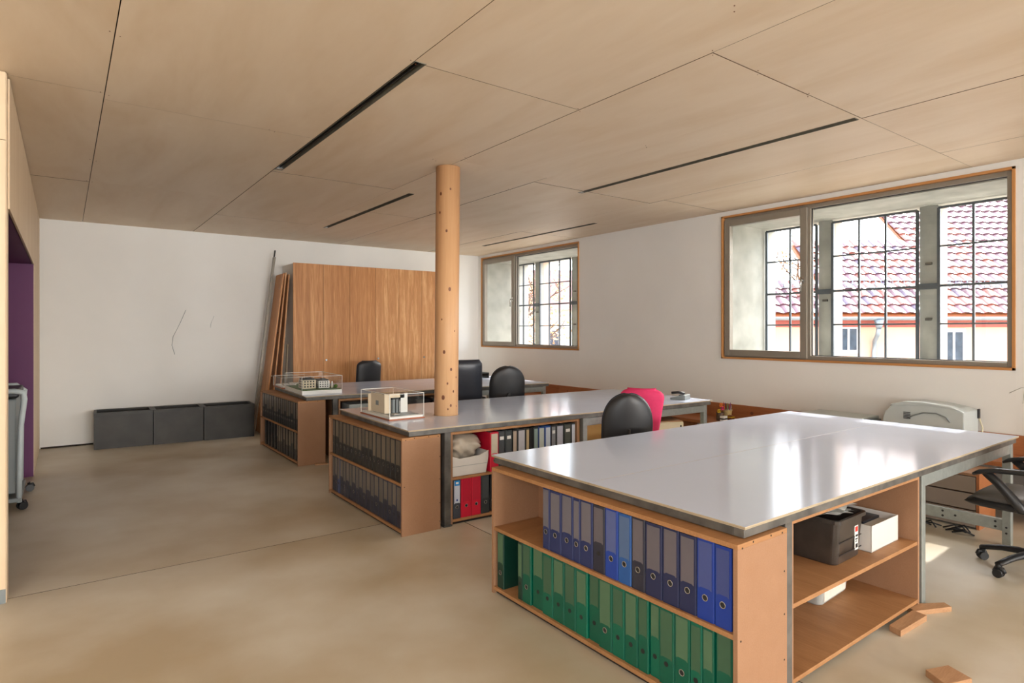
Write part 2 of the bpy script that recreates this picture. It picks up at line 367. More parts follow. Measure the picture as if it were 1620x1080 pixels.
ml = [(3.53, 3.72), (2.456, 2.652), (7.911, 8.109), (8.964, 9.155)]
for (a, b) in ml:
    w = W1 if a < 5 else W2
    bx('concrete_mullion', (7.265, 7.33, a+.01, b-.01, w[2], w[3]-.075), M['concrete'], wr, 0.004)
    bx('stone_mullion', (7.33, 7.50, a+.01, b-.01, w[2], w[3]-.075), M['stone'], wr, 0.004)
    bm = bmesh.new()
    for z in (1.62, 2.2) if a < 3 or 7 < a < 8.5 else (1.86,):
        bx('anchor_bolt', (7.245, 7.266, (a+b)/2-.03, (a+b)/2+.03, z-.012, z+.014), M['steel'], wr, 0.004)
bm = bmesh.new(); tube(bm, [(XR-.0005, 1.66, .98), (XR-.0005, 1.58, 1.03), (XR-.0005, 1.50, 1.035), (XR-.0005, 1.42, 1.0)], .002, 4); tube(bm, [(XR-.0005, 1.57, .90), (XR-.0005, 1.56, 1.0), (XR-.0005, 1.52, 1.12)], .0018, 4); obj('scuff_mark', bm, M['concrete'], wr)
# iron grilles
def grille(y0, y1, bars, zr, label):
    g = thing('window_grille', label, 'window grille', (7.24, (y0+y1)/2, zr[0]), 0)
    yc = (y0+y1)/2; z0 = zr[0]
    for i, y in enumerate([y0, *bars, y1]):
        t = 0.014 if i in (0, len(bars)+1) else 0.0105
        bx('vertical_bar', (-.012, .012, y-yc-t, y-yc+t, 0, zr[-1]-z0), M['iron'], g, 0.001)
    for i, z in enumerate(zr):
        t = 0.012 if i in (0, 2, len(zr)-1) else 0.008
        bx('horizontal_bar', (-.017, .010, y0-yc, y1-yc, z-z0-t, z-z0+t), M['iron'], g, 0.001)
ZR1 = (1.19, 1.575, 1.965, 2.37, 2.765); ZR2 = (1.22, 1.60, 1.997, 2.385, 2.79)
grille(3.72, 4.36, (4.046,), ZR1, 'iron window grille of narrow panes at the left of the large right-hand window')
grille(2.652, 3.53, (3.235, 2.958), ZR1, 'iron window grille between the two concrete mullions of the large window')
grille(1.64, 2.456, (2.159, 1.879), ZR1, 'iron window grille nearest the right edge of the large window')
grille(9.155, 9.64, (9.473,), ZR2, 'narrow iron grille at the left of the far small window')
grille(8.109, 8.964, (8.685, 8.4), ZR2, 'three-pane-wide iron grille in the middle of the far small window')
grille(6.99, 7.911, (7.6, 7.3), ZR2, 'iron grille at the right end of the far window, mostly behind its edge')
for (a, b) in ml:   # flat bars that tie the grilles together across the mullions
    z = 1.965 if a < 5 else 1.997
    bx('tie_bar', (7.232, 7.262, a-.01, b+.01, z-.03, z+.03), M['iron'], wr, 0.002)
# windows
def window(n, w, split):
    a, b, c, d = w
    win = struct('window_%d' % n)
    L = 0.022
    for dims, mm in (((6.385, 6.50, a, a+L, c, d), 'liningz'), ((6.385, 6.50, b-L, b, c, d), 'liningz'), ((6.385, 6.50, a, b, d-L, d), 'lining'), ((6.385, 6.50, a, b, c, c+L), 'lining')):
        bx('wooden_lining', dims, M[mm], win, 0.001)
    a += L; b -= L; c += L; d -= L; f = 0.042; x0, x1 = 6.425, 6.495
    bx('frame_bar', (x0, x1, a, a+f, c, d), M['alu'], win, 0.003); bx('frame_bar', (x0, x1, b-f*.5, b, c, d), M['alu'], win, 0.003)
    bx('frame_bar', (x0, x1, a+f, b-f*.5, c, c+f), M['alu'], win, 0.003); bx('frame_bar', (x0, x1, a+f, b-f*.5, d-f, d), M['alu'], win, 0.003)
    bx('frame_post', (x0, x1, split-.032, split+.032, c+f, d-f), M['alu'], win, 0.003)
    g = bx('fixed_pane', (6.466, 6.470, a+f, split-.032, c+f, d-f), M['glass'], win, 0)
    # glazing gasket
    gl = bmesh.new(); t = .008
    for dd in ((6.456, 6.466, a+f, a+f+t, c+f, d-f), (6.456, 6.466, split-.032-t, split-.032, c+f, d-f), (6.456, 6.466, a+f, split-.032, c+f, c+f+t), (6.456, 6.466, a+f, split-.032, d-f-t, d-f)): box(gl, *dd)
    obj('gasket', gl, M['black'], win)
    # opening sash
    s = bpy.data.objects.new('sash', None); COL.objects.link(s); s.parent = win
    y0, y1, z0, z1 = split-.005, b-.012, c+.012, d-.03; q = 0.075
    X0, X1 = 6.398, 6.465
    for dims in ((X0, X1, y0, y0+q, z0, z1), (X0, X1, y1-q, y1, z0, z1), (X0, X1, y0+q, y1-q, z0, z0+q), (X0, X1, y0+q, y1-q, z1-q, z1)):
        bx('sash_bar', dims, M['alu'], s, 0.004)
    bx('sash_pane', (6.436, 6.440, y0+q, y1-q, z0+q, z1-q), M['glass'], s, 0)
    hb = bmesh.new(); zc = (z0+z1)/2+.03; yc = y0+q*.5
    box(hb, X0-.008, X0, yc-.014, yc+.014, zc-.035, zc+.035); cyl(hb, (X0, yc, zc), (X0-.05, yc, zc), .009, n=10)
    tube(hb, [(X0-.045, yc, zc+.004), (X0-.05, yc, zc-.02), (X0-.05, yc+.004, zc-.13)], [.01, .011, .009], 8)
    obj('handle', hb, M['chrome'], s)
window(1, W1, 3.40); window(2, W2, 8.66)
# timber bench along the right wall: upright board and shelf board
t1 = struct('trim_1')
for (a, b) in ((YF, 0.9), (0.903, 3.42), (3.423, 6.1), (6.103, 7.42), (7.423, YB-.3)):
    bx('upright_board', (XR-.03, XR, a, b, 0.47, 0.635), M['larch'], t1, 0.002)
    bx('bench_board', (5.93, XR, a, b, 0.435, 0.47), M['larch'], t1, 0.002)
for y in (1.35, 3.1, 4.8, 6.6, 8.4, -.6): bx('bench_support', (5.98, XR, y-.012, y+.012, 0, 0.435), M['larch'], t1, 0.001)
bm = bmesh.new()
for y, z, r in ((4.02, .555, .036), (6.75, .55, .03), (7.2, .56, .02)): cyl(bm, (XR-.0312, y, z), (XR-.03, y, z), r*.55, n=16)
obj('board_knot', bm, M['knot'], t1)

# ------------------------------------------------------------------ wardrobe
wd = thing('wardrobe', 'tall oak-veneered wardrobe with six doors against the white back wall', 'wardrobe', (2.74, 9.2, 0))
Hh = 2.515
bx('carcass', (0.01, 2.78, 0.022, 0.58, 0.06, Hh-.006), M['card'], wd)
bx('plinth', (0.03, 2.76, 0.05, 0.56, 0, 0.06), M['black'], wd)
bd = [2.74, 3.195, 3.612, 4.04, 4.448, 4.867, 5.30]
for i in range(6):
    dr = bx('door', (bd[i]-2.74+.002, bd[i+1]-2.74-.002, 0, 0.02, 0.07, Hh), M['oaklite' if i in (3, 4, 5) else 'oak'], wd, 0.001)
    if i in (1, 3, 5):
        b2 = bmesh.new(); x = bd[i]-2.74+.035; cyl(b2, (x, 0, 1.06), (x, -.018, 1.06), .006, n=10); cyl(b2, (x, -.016, 1.06), (x, -.03, 1.06), .014, .016, n=14)
        obj('knob', b2, M['chrome'], dr)
        bx('edge_strip', (bd[i]-2.74-.003, bd[i]-2.74+.003, 0.004, 0.021, 0.07, Hh), M['dark'], dr, 0)
bx('filler_panel', (5.30-2.74+.002, 5.50-2.74, 0, 0.02, 0.07, Hh), M['oaklite'], wd, 0.001)

# ------------------------------------------------------------------ timber column through the middle desk
CX, CY, CR = 2.693, 4.65, 0.105
cl = thing('column', 'round spruce log column standing through the middle desk', 'column', (CX, CY, 0))
bm = bmesh.new(); cyl(bm, (0, 0, 0), (0.02, -.012, ZC-.002), CR*.985, CR, n=48); obj('log', bm, M['spruce'], cl)
bm = bmesh.new()
for (ang, z, r) in ((200, 2.52, .010), (235, 2.36, .012), (252, 1.86, .016), (228, 1.32, .015), (262, 1.17, .013), (245, 1.05, .010), (275, .98, .010), (225, 0.93, .019), (262, .86, .012), (292, 1.1, .008), (252, 2.72, .010), (215, 1.6, .008), (280, 1.5, .007), (248, .83, .008), (295, .85, .006), (205, 2.68, .014)):
    a = R(ang); c = Vector((math.cos(a), math.sin(a), 0)); ctr = Vector((0.02*z/ZC, -.012*z/ZC, z)); rr = CR*(.985+.015*z/ZC)
    # small lens-shaped knots following the curved surface
    t = Vector((-c.y, c.x, 0)); vc = bm.verts.new(ctr+c*(rr+.0012)); ring = []
    for k in range(12):
        u = math.cos(2*PI*k/12)*r*.75; w_ = math.sin(2*PI*k/12)*r*1.1
        aa = a+u/rr; ring.append(bm.verts.new(ctr+Vector((math.cos(aa), math.sin(aa), 0))*(rr+.0006)+Vector((0, 0, w_))))
    for k in range(12): bm.faces.new((vc, ring[k], ring[(k+1) % 12]))
obj('knots', bm, M['knot'], cl)['kind'] = 'stuff'

# ------------------------------------------------------------------ ceiling light slots
sl_lab = ['empty dark light slot in the ceiling, longest and nearest on the left', 'empty light slot in the ceiling just left of the log column', 'empty light slot in the ceiling nearest the large window', 'empty light slot in the ceiling near the far small window']
for i, (x0, x1, y0, y1) in enumerate(slots):
    w, l = x1-x0, y1-y0
    s = thing('light_slot', sl_lab[i], 'light fitting', (x0, y0, ZC), 0, 'recessed ceiling light slots')
    bm = bmesh.new(); e = .0015
    box(bm, e, .004, e, l-e, -.002, .034); box(bm, w-.004, w-e, e, l-e, -.002, .034); box(bm, e, w-e, e, l-e, .030, .034)
    box(bm, e, w-e, e, .004, -.002, .034); box(bm, e, w-e, l-.004, l-e, -.002, .034)
    obj('channel', bm, M['track'], s)
    bx('contact_rail', (w*.60, w*.68, .02, l-.02, .012, .030), M['black'], s, 0)
    for k in (0.08, 0.3, 0.52, 0.72, 0.9): bx('bracket', (w*.12, w*.55, l*k, l*k+.035, .024, .030), M['chrome'], s, 0.001)
    bx('end_cap', (e+.004, w-e-.004, l-.05, l-.004, .0, .028), M['chrome'], s, 0.001)

# ------------------------------------------------------------------ desks
def slab(name, x0, x1, y0, y1, z0, z1, parent, hole=None):
    bm = bmesh.new()
    if hole is None: box(bm, x0, x1, y0, y1, z0, z1)
    else:
        hx, hy, hr = hole; angs = [2*PI*k/40 for k in range(40)]
        for (cx, cy) in ((x0,y0),(x1,y0),(x1,y1),(x0,y1)): angs.append(math.atan2(cy-hy, cx-hx) % (2*PI))
        angs.sort(); I = []; O = []
        for a in angs:
            c, s_ = math.cos(a), math.sin(a)
            t = min([q for q in ((x1-hx)/c if c > 1e-9 else 9e9, (x0-hx)/c if c < -1e-9 else 9e9, (y1-hy)/s_ if s_ > 1e-9 else 9e9, (y0-hy)/s_ if s_ < -1e-9 else 9e9)])
            I.append([bm.verts.new((hx+c*hr, hy+s_*hr, z)) for z in (z0, z1)]); O.append([bm.verts.new((hx+c*t, hy+s_*t, z)) for z in (z0, z1)])
        n = len(angs)
        for k in range(n):
            j = (k+1) % n
            bm.faces.new((I[k][1], O[k][1], O[j][1], I[j][1])); bm.faces.new((I[k][0], I[j][0], O[j][0], O[k][0]))
            bm.faces.new((O[k][0], O[j][0], O[j][1], O[k][1])); bm.faces.new((I[k][0], I[k][1], I[j][1], I[j][0]))
    me = mesh(name, bm, [M['white_top'], M['plyedge']])
    for p in me.polygons:
        if abs(p.normal.z) < .5 or p.normal.z < -.5: p.material_index = 1
    return link(name, me, parent, bevel=0.0008)
ZT = 0.77
def desk(label, x, y, rz, Lx, Ly, seam, holes, leg_x, name='desk'):
    d = thing(name, label, 'desk', (x, y, 0), rz, None)
    slab('desktop_panel', 0, Lx, 0, seam-.0012, ZT-.011, ZT, d, holes.get(0)); slab('desktop_panel', 0, Lx, seam+.0012, Ly, ZT-.011, ZT, d, holes.get(1))
    r0, r1 = ZT-.048, ZT-.0115; i = .012; t = .045
    for dims in ((i, Lx-i, i, i+t, r0, r1), (i, Lx-i, Ly-i-t, Ly-i, r0, r1), (i, i+t, i+t, Ly-i-t, r0, r1), (Lx-i-t, Lx-i, i+t, Ly-i-t, r0, r1)):
        bx('frame_rail', dims, M['steel'], d, 0.002)
    bx('cross_rail', (i+t, Lx-i-t, seam-.022, seam+.022, r0, r1), M['steel'], d, 0.002) if not holes else None
    # dark steel post between the shelf units
    for yy in (.018, Ly-.078):
        bx('leg', (.312, .366, yy, yy+.06, 0.012, r0), M['steel'], d, 0.003)
        bx('foot_plate', (.304, .374, yy-.008, yy+.068, 0, .012), M['steel'], d, 0.001)
    # galvanised end stand: legs, long beams, low rails
    x1, x2 = leg_x
    for yy in (.03, Ly-.08):
        for xx in (x1, x2):
            lg = bx('leg', (xx, xx+.05, yy, yy+.05, 0, r0-.004), M['galv'], d, 0.002)
        bx('beam', (x1+.05, x2, yy+.004, yy+.046, r0-.075, r0-.006), M['galv'], d, 0.002)
    b3 = bx('low_rail', (x2+.01, x2+.05, .08, Ly-.08, .10, .18), M['galv'], d, 0.002)
    hb = bmesh.new()
    for yy in (.12, .36, .44, .72):
        for z in (.122, .158) if yy != .36 else (.14,): cyl(hb, (x2+.0085, yy, z), (x2+.0105, yy, z), .008, n=10)
    for z in (.09, .13): cyl(hb, (x2-.002, .055, z), (x2+.001, .055, z), .007, n=10)
    obj('bolt_holes', hb, M['black'], b3)['kind'] = 'stuff'
    return d
D3 = desk('large white-topped desk in the foreground with blue and green binders at its end', 2.045, 1.318, R(0.3), 3.31, 1.66, .84, {}, (1.72, 3.25))
D2r = R(-1.7)
c, s = math.cos(-D2r), math.sin(-D2r)
hx = (CX+.005-2.035)*c-(CY-.003-4.055)*s; hy = (CX+.005-2.035)*s+(CY-.003-4.055)*c
D2 = desk('white-topped middle desk with the round log column standing through it', 2.035, 4.055, D2r, 3.50, 1.50, 0.80, {0: (hx, hy, CR+.003)}, (1.72, 3.40))
D1 = desk('white-topped desk farthest back, carrying the model of two apartment blocks', 2.17, 6.83, R(-3.2), 3.38, 1.62, .8, {}, (1.72, 3.28))

# ------------------------------------------------------------------ shelf units (open side faces local -y, x to the right)
def shelf_unit(label, loc, rz, w, d, h, shelf_z, group, screws=()):
    u = thing('shelf_unit', label, 'shelf unit', loc, rz, group); t = .019
    bx('side_panel', (0, t, 0, d, 0, h-t), M['mdf'], u, 0.0008)
    sp = bx('side_panel', (w-t, w, 0, d, 0, h-t), M['mdf'], u, 0.0008)
    bx('top_panel', (0, w, 0, d, h-t, h), M['mdfedge'], u, 0.0008)
    bx('bottom_panel', (t, w-t, 0, d, .022, .022+t), M['mdfedge'], u, 0.0008)
    bx('back_panel', (t, w-t, d-.006, d, .022+t, h-t), M['mdf'], u, 0)
    bx('toe_strip', (t, w-t, 0.02, .03, 0.0, .022), M['dark'], u, 0)
    for z in shelf_z: bx('shelf', (t, w-t, .003, d-.006, z-t, z), M['mdfedge'], u, 0.0008)
    if screws:
        sb = bmesh.new()
        for (yy, z) in screws: cyl(sb, (w-.0002, yy, z), (w+.0008, yy, z), .004, n=8)
        obj('screws', sb, M['dark'], sp)['kind'] = 'stuff'
    return u
rot = -PI/2
scr = [(.03, .70), (.10, .71), (.22, .71), (.30, .705), (.315, .55), (.315, .38), (.315, .2), (.315, .06), (.02, .36)]
HU = 0.7175
U3 = shelf_unit('low MDF shelf unit of blue and green binders at the end of the front desk', (1.985, 2.90, 0), rot, 1.59, .335, HU, (.380,), 'binder shelves at the desk ends', scr)
U2 = shelf_unit('low MDF shelf unit of black binders at the end of the middle desk', (1.985, 5.575, 0), rot, 1.52, .32, HU, (.380,), 'binder shelves at the desk ends', scr)
U1 = shelf_unit('low MDF shelf unit of black binders at the end of the far desk', (2.095, 8.47, 0), rot, 1.61, .31, HU, (.380,), 'binder shelves at the desk ends', scr[:5])
V3 = shelf_unit('open side shelf with a smoked plastic tub under the front desk', (2.425, 1.352, .012), R(.3), 1.31, .62, .706, (.352,), 'open side shelves under the desks')
V2 = shelf_unit('open side shelf with red binders and a bagged box under the middle desk', (2.405, 4.075, .0), D2r, 1.30, .62, HU, (.365,), 'open side shelves under the desks')
V1 = shelf_unit('open side shelf with a black tray under the far desk', (2.545, 6.825, .0), R(-3.2), 1.26, .55, HU, (.53,), 'open side shelves under the desks')

# ------------------------------------------------------------------ lever-arch binders
CM = {}
def cmat(c, rough=0.38):
    if (c, rough) not in CM: CM[(c, rough)] = mat('tint_%02x%02x%02x' % c, c, rough, noise=0.06, nscale=30)
    return CM[(c, rough)]
MC = {}
def bmeshes(w, h, lz, cov, lab):
    key = (round(w, 3), h, lz, cov, lab)
    if key in MC: return MC[key]
    d = .285; bm = bmesh.new(); t = .0028
    prism(bm, [(0, .004), (.004, 0), (w-.004, 0), (w, .004), (w, d), (w-t, d), (w-t, .006), (t, .006), (t, d), (0, d)], 0, h)
    cover = mesh('cover', bm, cmat(cov))
    bm = bmesh.new(); box(bm, t+.001, w-t-.001, .03, d-.012, .006, h-.012); pages = mesh('pages', bm, M['paper'])
    # label slipped in the spine pocket, notched round the finger hole
    bm = bmesh.new(); m_ = w*.12; zl = lz; c_ = w/2; n = w*.22
    pts = [(m_, h-.012), (m_, zl), (c_-n*1.5, zl), (c_-n*1.2, zl+.005), (c_+n*1.2, zl+.005), (c_+n*1.5, zl), (w-m_, zl), (w-m_, h-.012)]
    prism(bm, pts, -.0012, 0.0005, 'y'); label_ = mesh('spine_label', bm, cmat(lab, .3))
    bm = bmesh.new(); rr = min(.0135, w*.27); N = 18; zc = .088
    A = []
    for k in range(N):
        a = 2*PI*k/N; A.append([bm.verts.new((c_+math.cos(a)*q, y, zc+math.sin(a)*q)) for q, y in ((rr*.72, -.0002), (rr*.85, -.003), (rr, -.0016))])
    for k in range(N):
        j = (k+1) % N
        for q in (0, 1): f = bm.faces.new((A[k][q], A[j][q], A[j][q+1], A[k][q+1])); f.smooth = True
    ring = mesh('finger_ring', bm, M['chrome'])
    bm = bmesh.new(); cyl(bm, (c_, .001, zc), (c_, -.0014, zc), rr*.78, n=16); hole = mesh('finger_hole', bm, M['black'])
    MC[key] = (cover, pages, label_, ring, hole); return MC[key]
ORD = ['first', 'second', 'third', 'fourth', 'fifth', 'sixth', 'seventh', 'eighth', 'ninth', 'tenth', 'eleventh', 'twelfth', 'thirteenth', 'fourteenth', 'fifteenth', 'sixteenth', 'seventeenth', 'eighteenth', 'nineteenth']
def binder(loc, rz, w, cov, lab, label, group, ring=True, h=.318, lz=.125, tilt=0):
    b = thing('binder', label, 'binder', loc, rz, group)
    if tilt: b.rotation_euler = (0, R(tilt), rz)
    cover, pages, la, ri, ho = bmeshes(w, h, lz, cov, lab)
    link('cover', cover, b); link('pages', pages, b); link('spine_label', la, b); hl = link('finger_hole', ho, b)
    if ring: link('finger_ring', ri, b)
    return b
NAVY, NV2, SLATE, BRIGHT, STEEL_, ROYAL = (38, 50, 98), (34, 42, 80), (44, 46, 62), (30, 66, 158), (40, 90, 158), (24, 58, 148)
LB, LB2, LB3 = (112, 108, 116), (96, 100, 140), (104, 98, 104)
y3 = [2.456, 2.4, 2.31, 2.222, 2.172, 2.085, 2.005, 1.923, 1.843, 1.765, 1.672, 1.587, 1.502, 1.42, 1.345]
c3 = [(NAVY, LB, 'navy'), (NAVY, LB, 'navy'), (NAVY, LB, 'navy'), (NAVY, LB, 'navy'), (NAVY, LB, 'navy'), (SLATE, LB3, 'slate grey'), (BRIGHT, (88, 100, 150), 'bright blue'), (STEEL_, (84, 108, 146), 'sky blue'), (SLATE, LB3, 'slate grey'), (NV2, LB3, 'dark navy'), (NV2, LB3, 'dark navy'), (NV2, LB3, 'dark navy'), (ROYAL, (72, 84, 140), 'royal blue'), (ROYAL, (64, 76, 132), 'royal blue')]
SX = 2.000
for i in range(14):
    w = y3[i]-y3[i+1]-.0025
    binder((SX, y3[i]-.001, .381), rot, w, c3[i][0], c3[i][1], '%s binder, %s from the left on the front desk upper shelf' % (c3[i][2], ORD[i]), 'binders on the front desk upper shelf', ring=i != 5, lz=.135 if i == 5 else random.choice((.11, .115, .12)), h=.315-(0.006*(i % 2)))
yl = [2.819, 2.747, None, 2.671, 2.629, 2.553, 2.458, 2.374, 2.287, 2.203, 2.121, 2.046, 1.96, 1.884, 1.806, 1.746, 1.69, 1.61, 1.533, 1.475, 1.422, 1.345]
GR, GD, GB = (0, 92, 70), (18, 58, 46), (0, 102, 78)
LG, LG2 = (84, 116, 88), (66, 100, 76)
BZ = .0415
binder((SX, 2.865, BZ), rot, .062, GD, LG, 'dark green binder standing apart at the far end of the front desk lower shelf', 'green binders on the front desk lower shelf', lz=.14)
seq = [2.671] + yl[4:]
for i in range(len(seq)-1):
    w = seq[i]-seq[i+1]-.002
    binder((SX+(.01 if i % 5 == 2 else 0), seq[i]-.001, BZ), rot, w, GD if i == 0 else (GR if i % 3 else GB), (LG, LG2)[i % 2],
           ('dark green narrow binder at the far end of the tight green row' if i == 0 else 'green binder, %s from the far end of the tight green row on the front desk' % ORD[i]), 'green binders on the front desk lower shelf', ring=i in (1, 8, 14, 16), lz=(.12, .15, .165, .11, .14)[i % 5], h=.312+.004*(i % 3))
y2 = [5.515, 5.445, 5.355, 5.26, 5.178, 5.097, 5.009, 4.913, 4.836, 4.763, 4.687, 4.615, 4.545, 4.447, 4.362, 4.28, 4.197, 4.105]
BK, BK2 = (32, 32, 34), (42, 42, 46)
for i in range(17):
    binder((2.0, y2[i]-.001, .381), rot, y2[i]-y2[i+1]-.004, BK, ((110, 98, 84), (126, 112, 94))[i % 2], 'black binder, %s from the far end of the middle desk upper end shelf' % ORD[i], 'black binders on the middle desk end shelf', lz=.16 if 7 < i < 11 or i < 2 else .12, h=.312+.003*(i % 3))
y2l = [5.52, 5.454, 5.394, 5.329, 5.254, 5.205-.02, 5.123-.015, 5.044, 4.969, 4.894, 4.82, 4.739, 4.656, 4.582, 4.496, 4.407, 4.33, 4.25, 4.179, 4.105]
for i in range(19):
    binder((2.0, y2l[i]-.001, BZ), rot, y2l[i]-y2l[i+1]-.003, (40, 44, 62) if i != 2 else (52, 70, 120), ((108, 100, 92), (122, 112, 100))[i % 2], ('blue-tinged' if i == 2 else 'dark blue-grey') + ' binder, %s from the far end of the middle desk lower end shelf' % ORD[i], 'dark blue binders on the middle desk lower end shelf', ring=i % 3 == 1, lz=(.13, .15, .12, .16)[i % 4], h=.312+.003*(i % 3))
y1 = [8.43, 8.315, 8.207, 8.098, 7.98, 7.901, 7.773, 7.684, 7.597, 7.52, 7.443, 7.36, 7.279, 7.183, 7.089, 6.997, 6.90]
for i in range(16):
    binder((2.112, y1[i]-.001, .381), rot, y1[i]-y1[i+1]-.006, BK, ((104, 98, 90), (118, 106, 88))[i % 2], 'black binder, %s from the far end of the farthest desk upper end shelf' % ORD[i], 'black binders on the far desk end shelf', lz=(.13, .17, .12)[i % 3], h=.31+.004*(i % 3))
y1l = [8.31, 8.168, 8.033, 7.901, 7.76, 7.684, 7.60, 7.49, 7.377, 7.263, 7.167, 7.058, 6.975, 6.90]
for i in range(13):
    binder((2.112, y1l[i]-.001, BZ), rot, min(.085, y1l[i]-y1l[i+1]-.006), (24, 24, 26) if i < 4 else BK, (30, 30, 32) if i < 4 else ((112, 102, 88), (124, 112, 94))[i % 2], 'black binder, %s from the far end of the farthest desk lower end shelf' % ORD[i], 'black binders on the far desk lower end shelf', ring=i > 5, lz=(.13, .17, .12)[i % 3], h=.31+.004*(i % 3))
# binders on the middle desk's side shelf (in its own rotated frame)
def on_desk2(x, dy=0.0, z=0.0):
    o = Vector((2.405, 4.075, 0)); dx = (x-2.405)/math.cos(D2r)
    return (o.x+dx*math.cos(D2r)-dy*math.sin(D2r), o.y+dx*math.sin(D2r)+dy*math.cos(D2r), z)
RED = (206, 24, 54)
xs2 = [(2.772, 2.854, RED, (206, 196, 176), 'red binder with a pale spine label beside the bagged box'), (2.857, 2.924, (54, 58, 62), (70, 74, 78), 'grey binder next to the upper red binder'), (2.927, 2.995, (56, 62, 64), (76, 80, 82), 'grey-green binder with a small white tag'), (3.000, 3.045, (42, 42, 44), (196, 178, 160), 'slim black binder with a pinkish label'),
       (3.049, 3.133, (58, 60, 64), (200, 200, 208), 'wide grey binder with a large white label'), (3.136, 3.172, (60, 56, 52), (200, 180, 140), 'thin binder with a cream label'), (3.176, 3.214, (26, 26, 28), (32, 32, 34), 'thin plain black binder without a label'), (3.217, 3.265, (60, 66, 66), (150, 170, 166), 'grey binder with a pale green label'),
       (3.268, 3.335, (44, 78, 140), (200, 206, 196), 'blue binder with a picture label'), (3.338, 3.402, (40, 84, 160), (206, 214, 224), 'blue binder with a pale blue label'), (3.405, 3.457, (46, 46, 50), (140, 142, 146), 'narrow charcoal binder with a small tag'), (3.461, 3.545, (52, 54, 58), (190, 190, 200), 'charcoal binder with a tall grey-white label'),
       (3.549, 3.630, (54, 58, 54), (84, 88, 80), 'dark olive binder with a white tag'), (3.633, 3.680, (56, 60, 64), (206, 210, 220), 'narrow binder with a tall white label at the right end')]
for i, (a, b, cv, lb, lab) in enumerate(xs2):
    bb = binder(on_desk2(a, .016 if i else .004, .366), D2r, b-a-.002, cv, lb, lab+', middle desk', 'binders on the middle desk upper side shelf', lz=.125 if i else .14, h=.315)
    if i in (1, 2, 10, 12): bx('spine_tag', ((b-a)*.22, (b-a)*.78, -.003, 0, .245, .272), M['white'], bb, 0)
lowb = [(2.437, 2.502, (66, 70, 78), (206, 212, 224), 'grey binder with a white and blue label at the bottom left'), (2.508, 2.598, RED, (190, 26, 54), 'left one of two plain red binders on the bottom'), (2.601, 2.688, RED, (190, 26, 54), 'right one of two plain red binders on the bottom'),
        (2.693, 2.768, (52, 56, 58), (70, 74, 76), 'dark grey binder beside the two red ones on the bottom'), (2.775, 2.835, (22, 24, 28), (28, 30, 34), 'black binder leaning beside the dark grey one on the bottom'), (2.845, 2.905, (70, 78, 96), (96, 104, 124), 'blue-grey leaning binder on the bottom'), (2.925, 2.97, (226, 186, 40), (226, 186, 40), 'yellow binder glimpsed at the bottom'),
        (2.98, 3.05, (54, 58, 62), (140, 140, 140), 'grey binder behind the front desk corner on the bottom')]
for i, (a, b, cv, lb, lab) in enumerate(lowb):
    bb = binder(on_desk2(a, .012 if i < 4 else .03, BZ+(.003 if i in (4, 5) else 0)), D2r, b-a, cv, lb, lab+', middle desk', 'binders on the middle desk lower side shelf', lz=.115, h=.305 if i != 6 else .2, tilt=4 if i in (4, 5) else 0)
    if i == 0: bx('blue_label_head', (.010, .055, -.003, 0, .255, .295), cmat((30, 140, 214)), bb, 0)
    if i == 0: bx('label_mark', (.020, .045, -.0036, -.003, .268, .283), M['white'], bb, 0)
    if i == 0: bx('label_mark', (.026, .038, -.0036, -.001, .135, .15), cmat((40, 60, 140)), bb, 0)

# ------------------------------------------------------------------ white box with a plastic bag (middle desk side shelf)
p = on_desk2(2.43, .02, .3655)
bo = thing('archive_box', 'open white cardboard box at the left end of the middle desk side shelf', 'box', p, D2r)
bm = bmesh.new()
prism(bm, [(0, 0), (.31, 0), (.335, .125), (.335, .175), (.25, .145), (.07, .135), (0, .16)], 0, .005, 'y'); prism(bm, [(0, 0), (.31, 0), (.335, .125), (.335, .15), (0, .15)], .29, .295, 'y')
box(bm, 0, .31, 0, .295, 0, .004); box(bm, 0, .004, 0, .295, 0, .16)
prism(bm, [(.306, 0), (.31, 0), (.335, .125), (.335, .17), (.331, .17), (.331, .125)], 0, .295, 'y')
obj('box_body', bm, M['card'], bo, 0); bx('fold_line', (.0, .318, -.001, 0, .075, .0775), M['greydark'], bo, 0)
bm = bmesh.new(); bmesh.ops.create_icosphere(bm, subdivisions=4, radius=1)
rng = random.Random(3)
dirs = [(Vector((rng.gauss(0,1), rng.gauss(0,1), rng.gauss(0,1))).normalized(), rng.uniform(.05, .16), rng.uniform(6, 14)) for _ in range(9)]
for v in bm.verts:
    k = 1+sum(a*math.sin(f*v.co.dot(d_)) for d_, a, f in dirs)*.5
    v.co = Vector((v.co.x*.150*k, v.co.y*.125*k, v.co.z*.105*(.9+.3*k*.3)))
    if v.co.x > .03 and v.co.z > 0: v.co.x += .028
o = obj('plastic_bag', bm, M['bagp'], None, 0, True); o.location = (p[0]+.152, p[1]+.135, p[2]+.205)
for v in o.data.vertices: v.co.z = max(-.12, min(v.co.z, .112))
tag(o, 'crumpled translucent plastic bag stuffed in the white cardboard box', 'plastic bag')

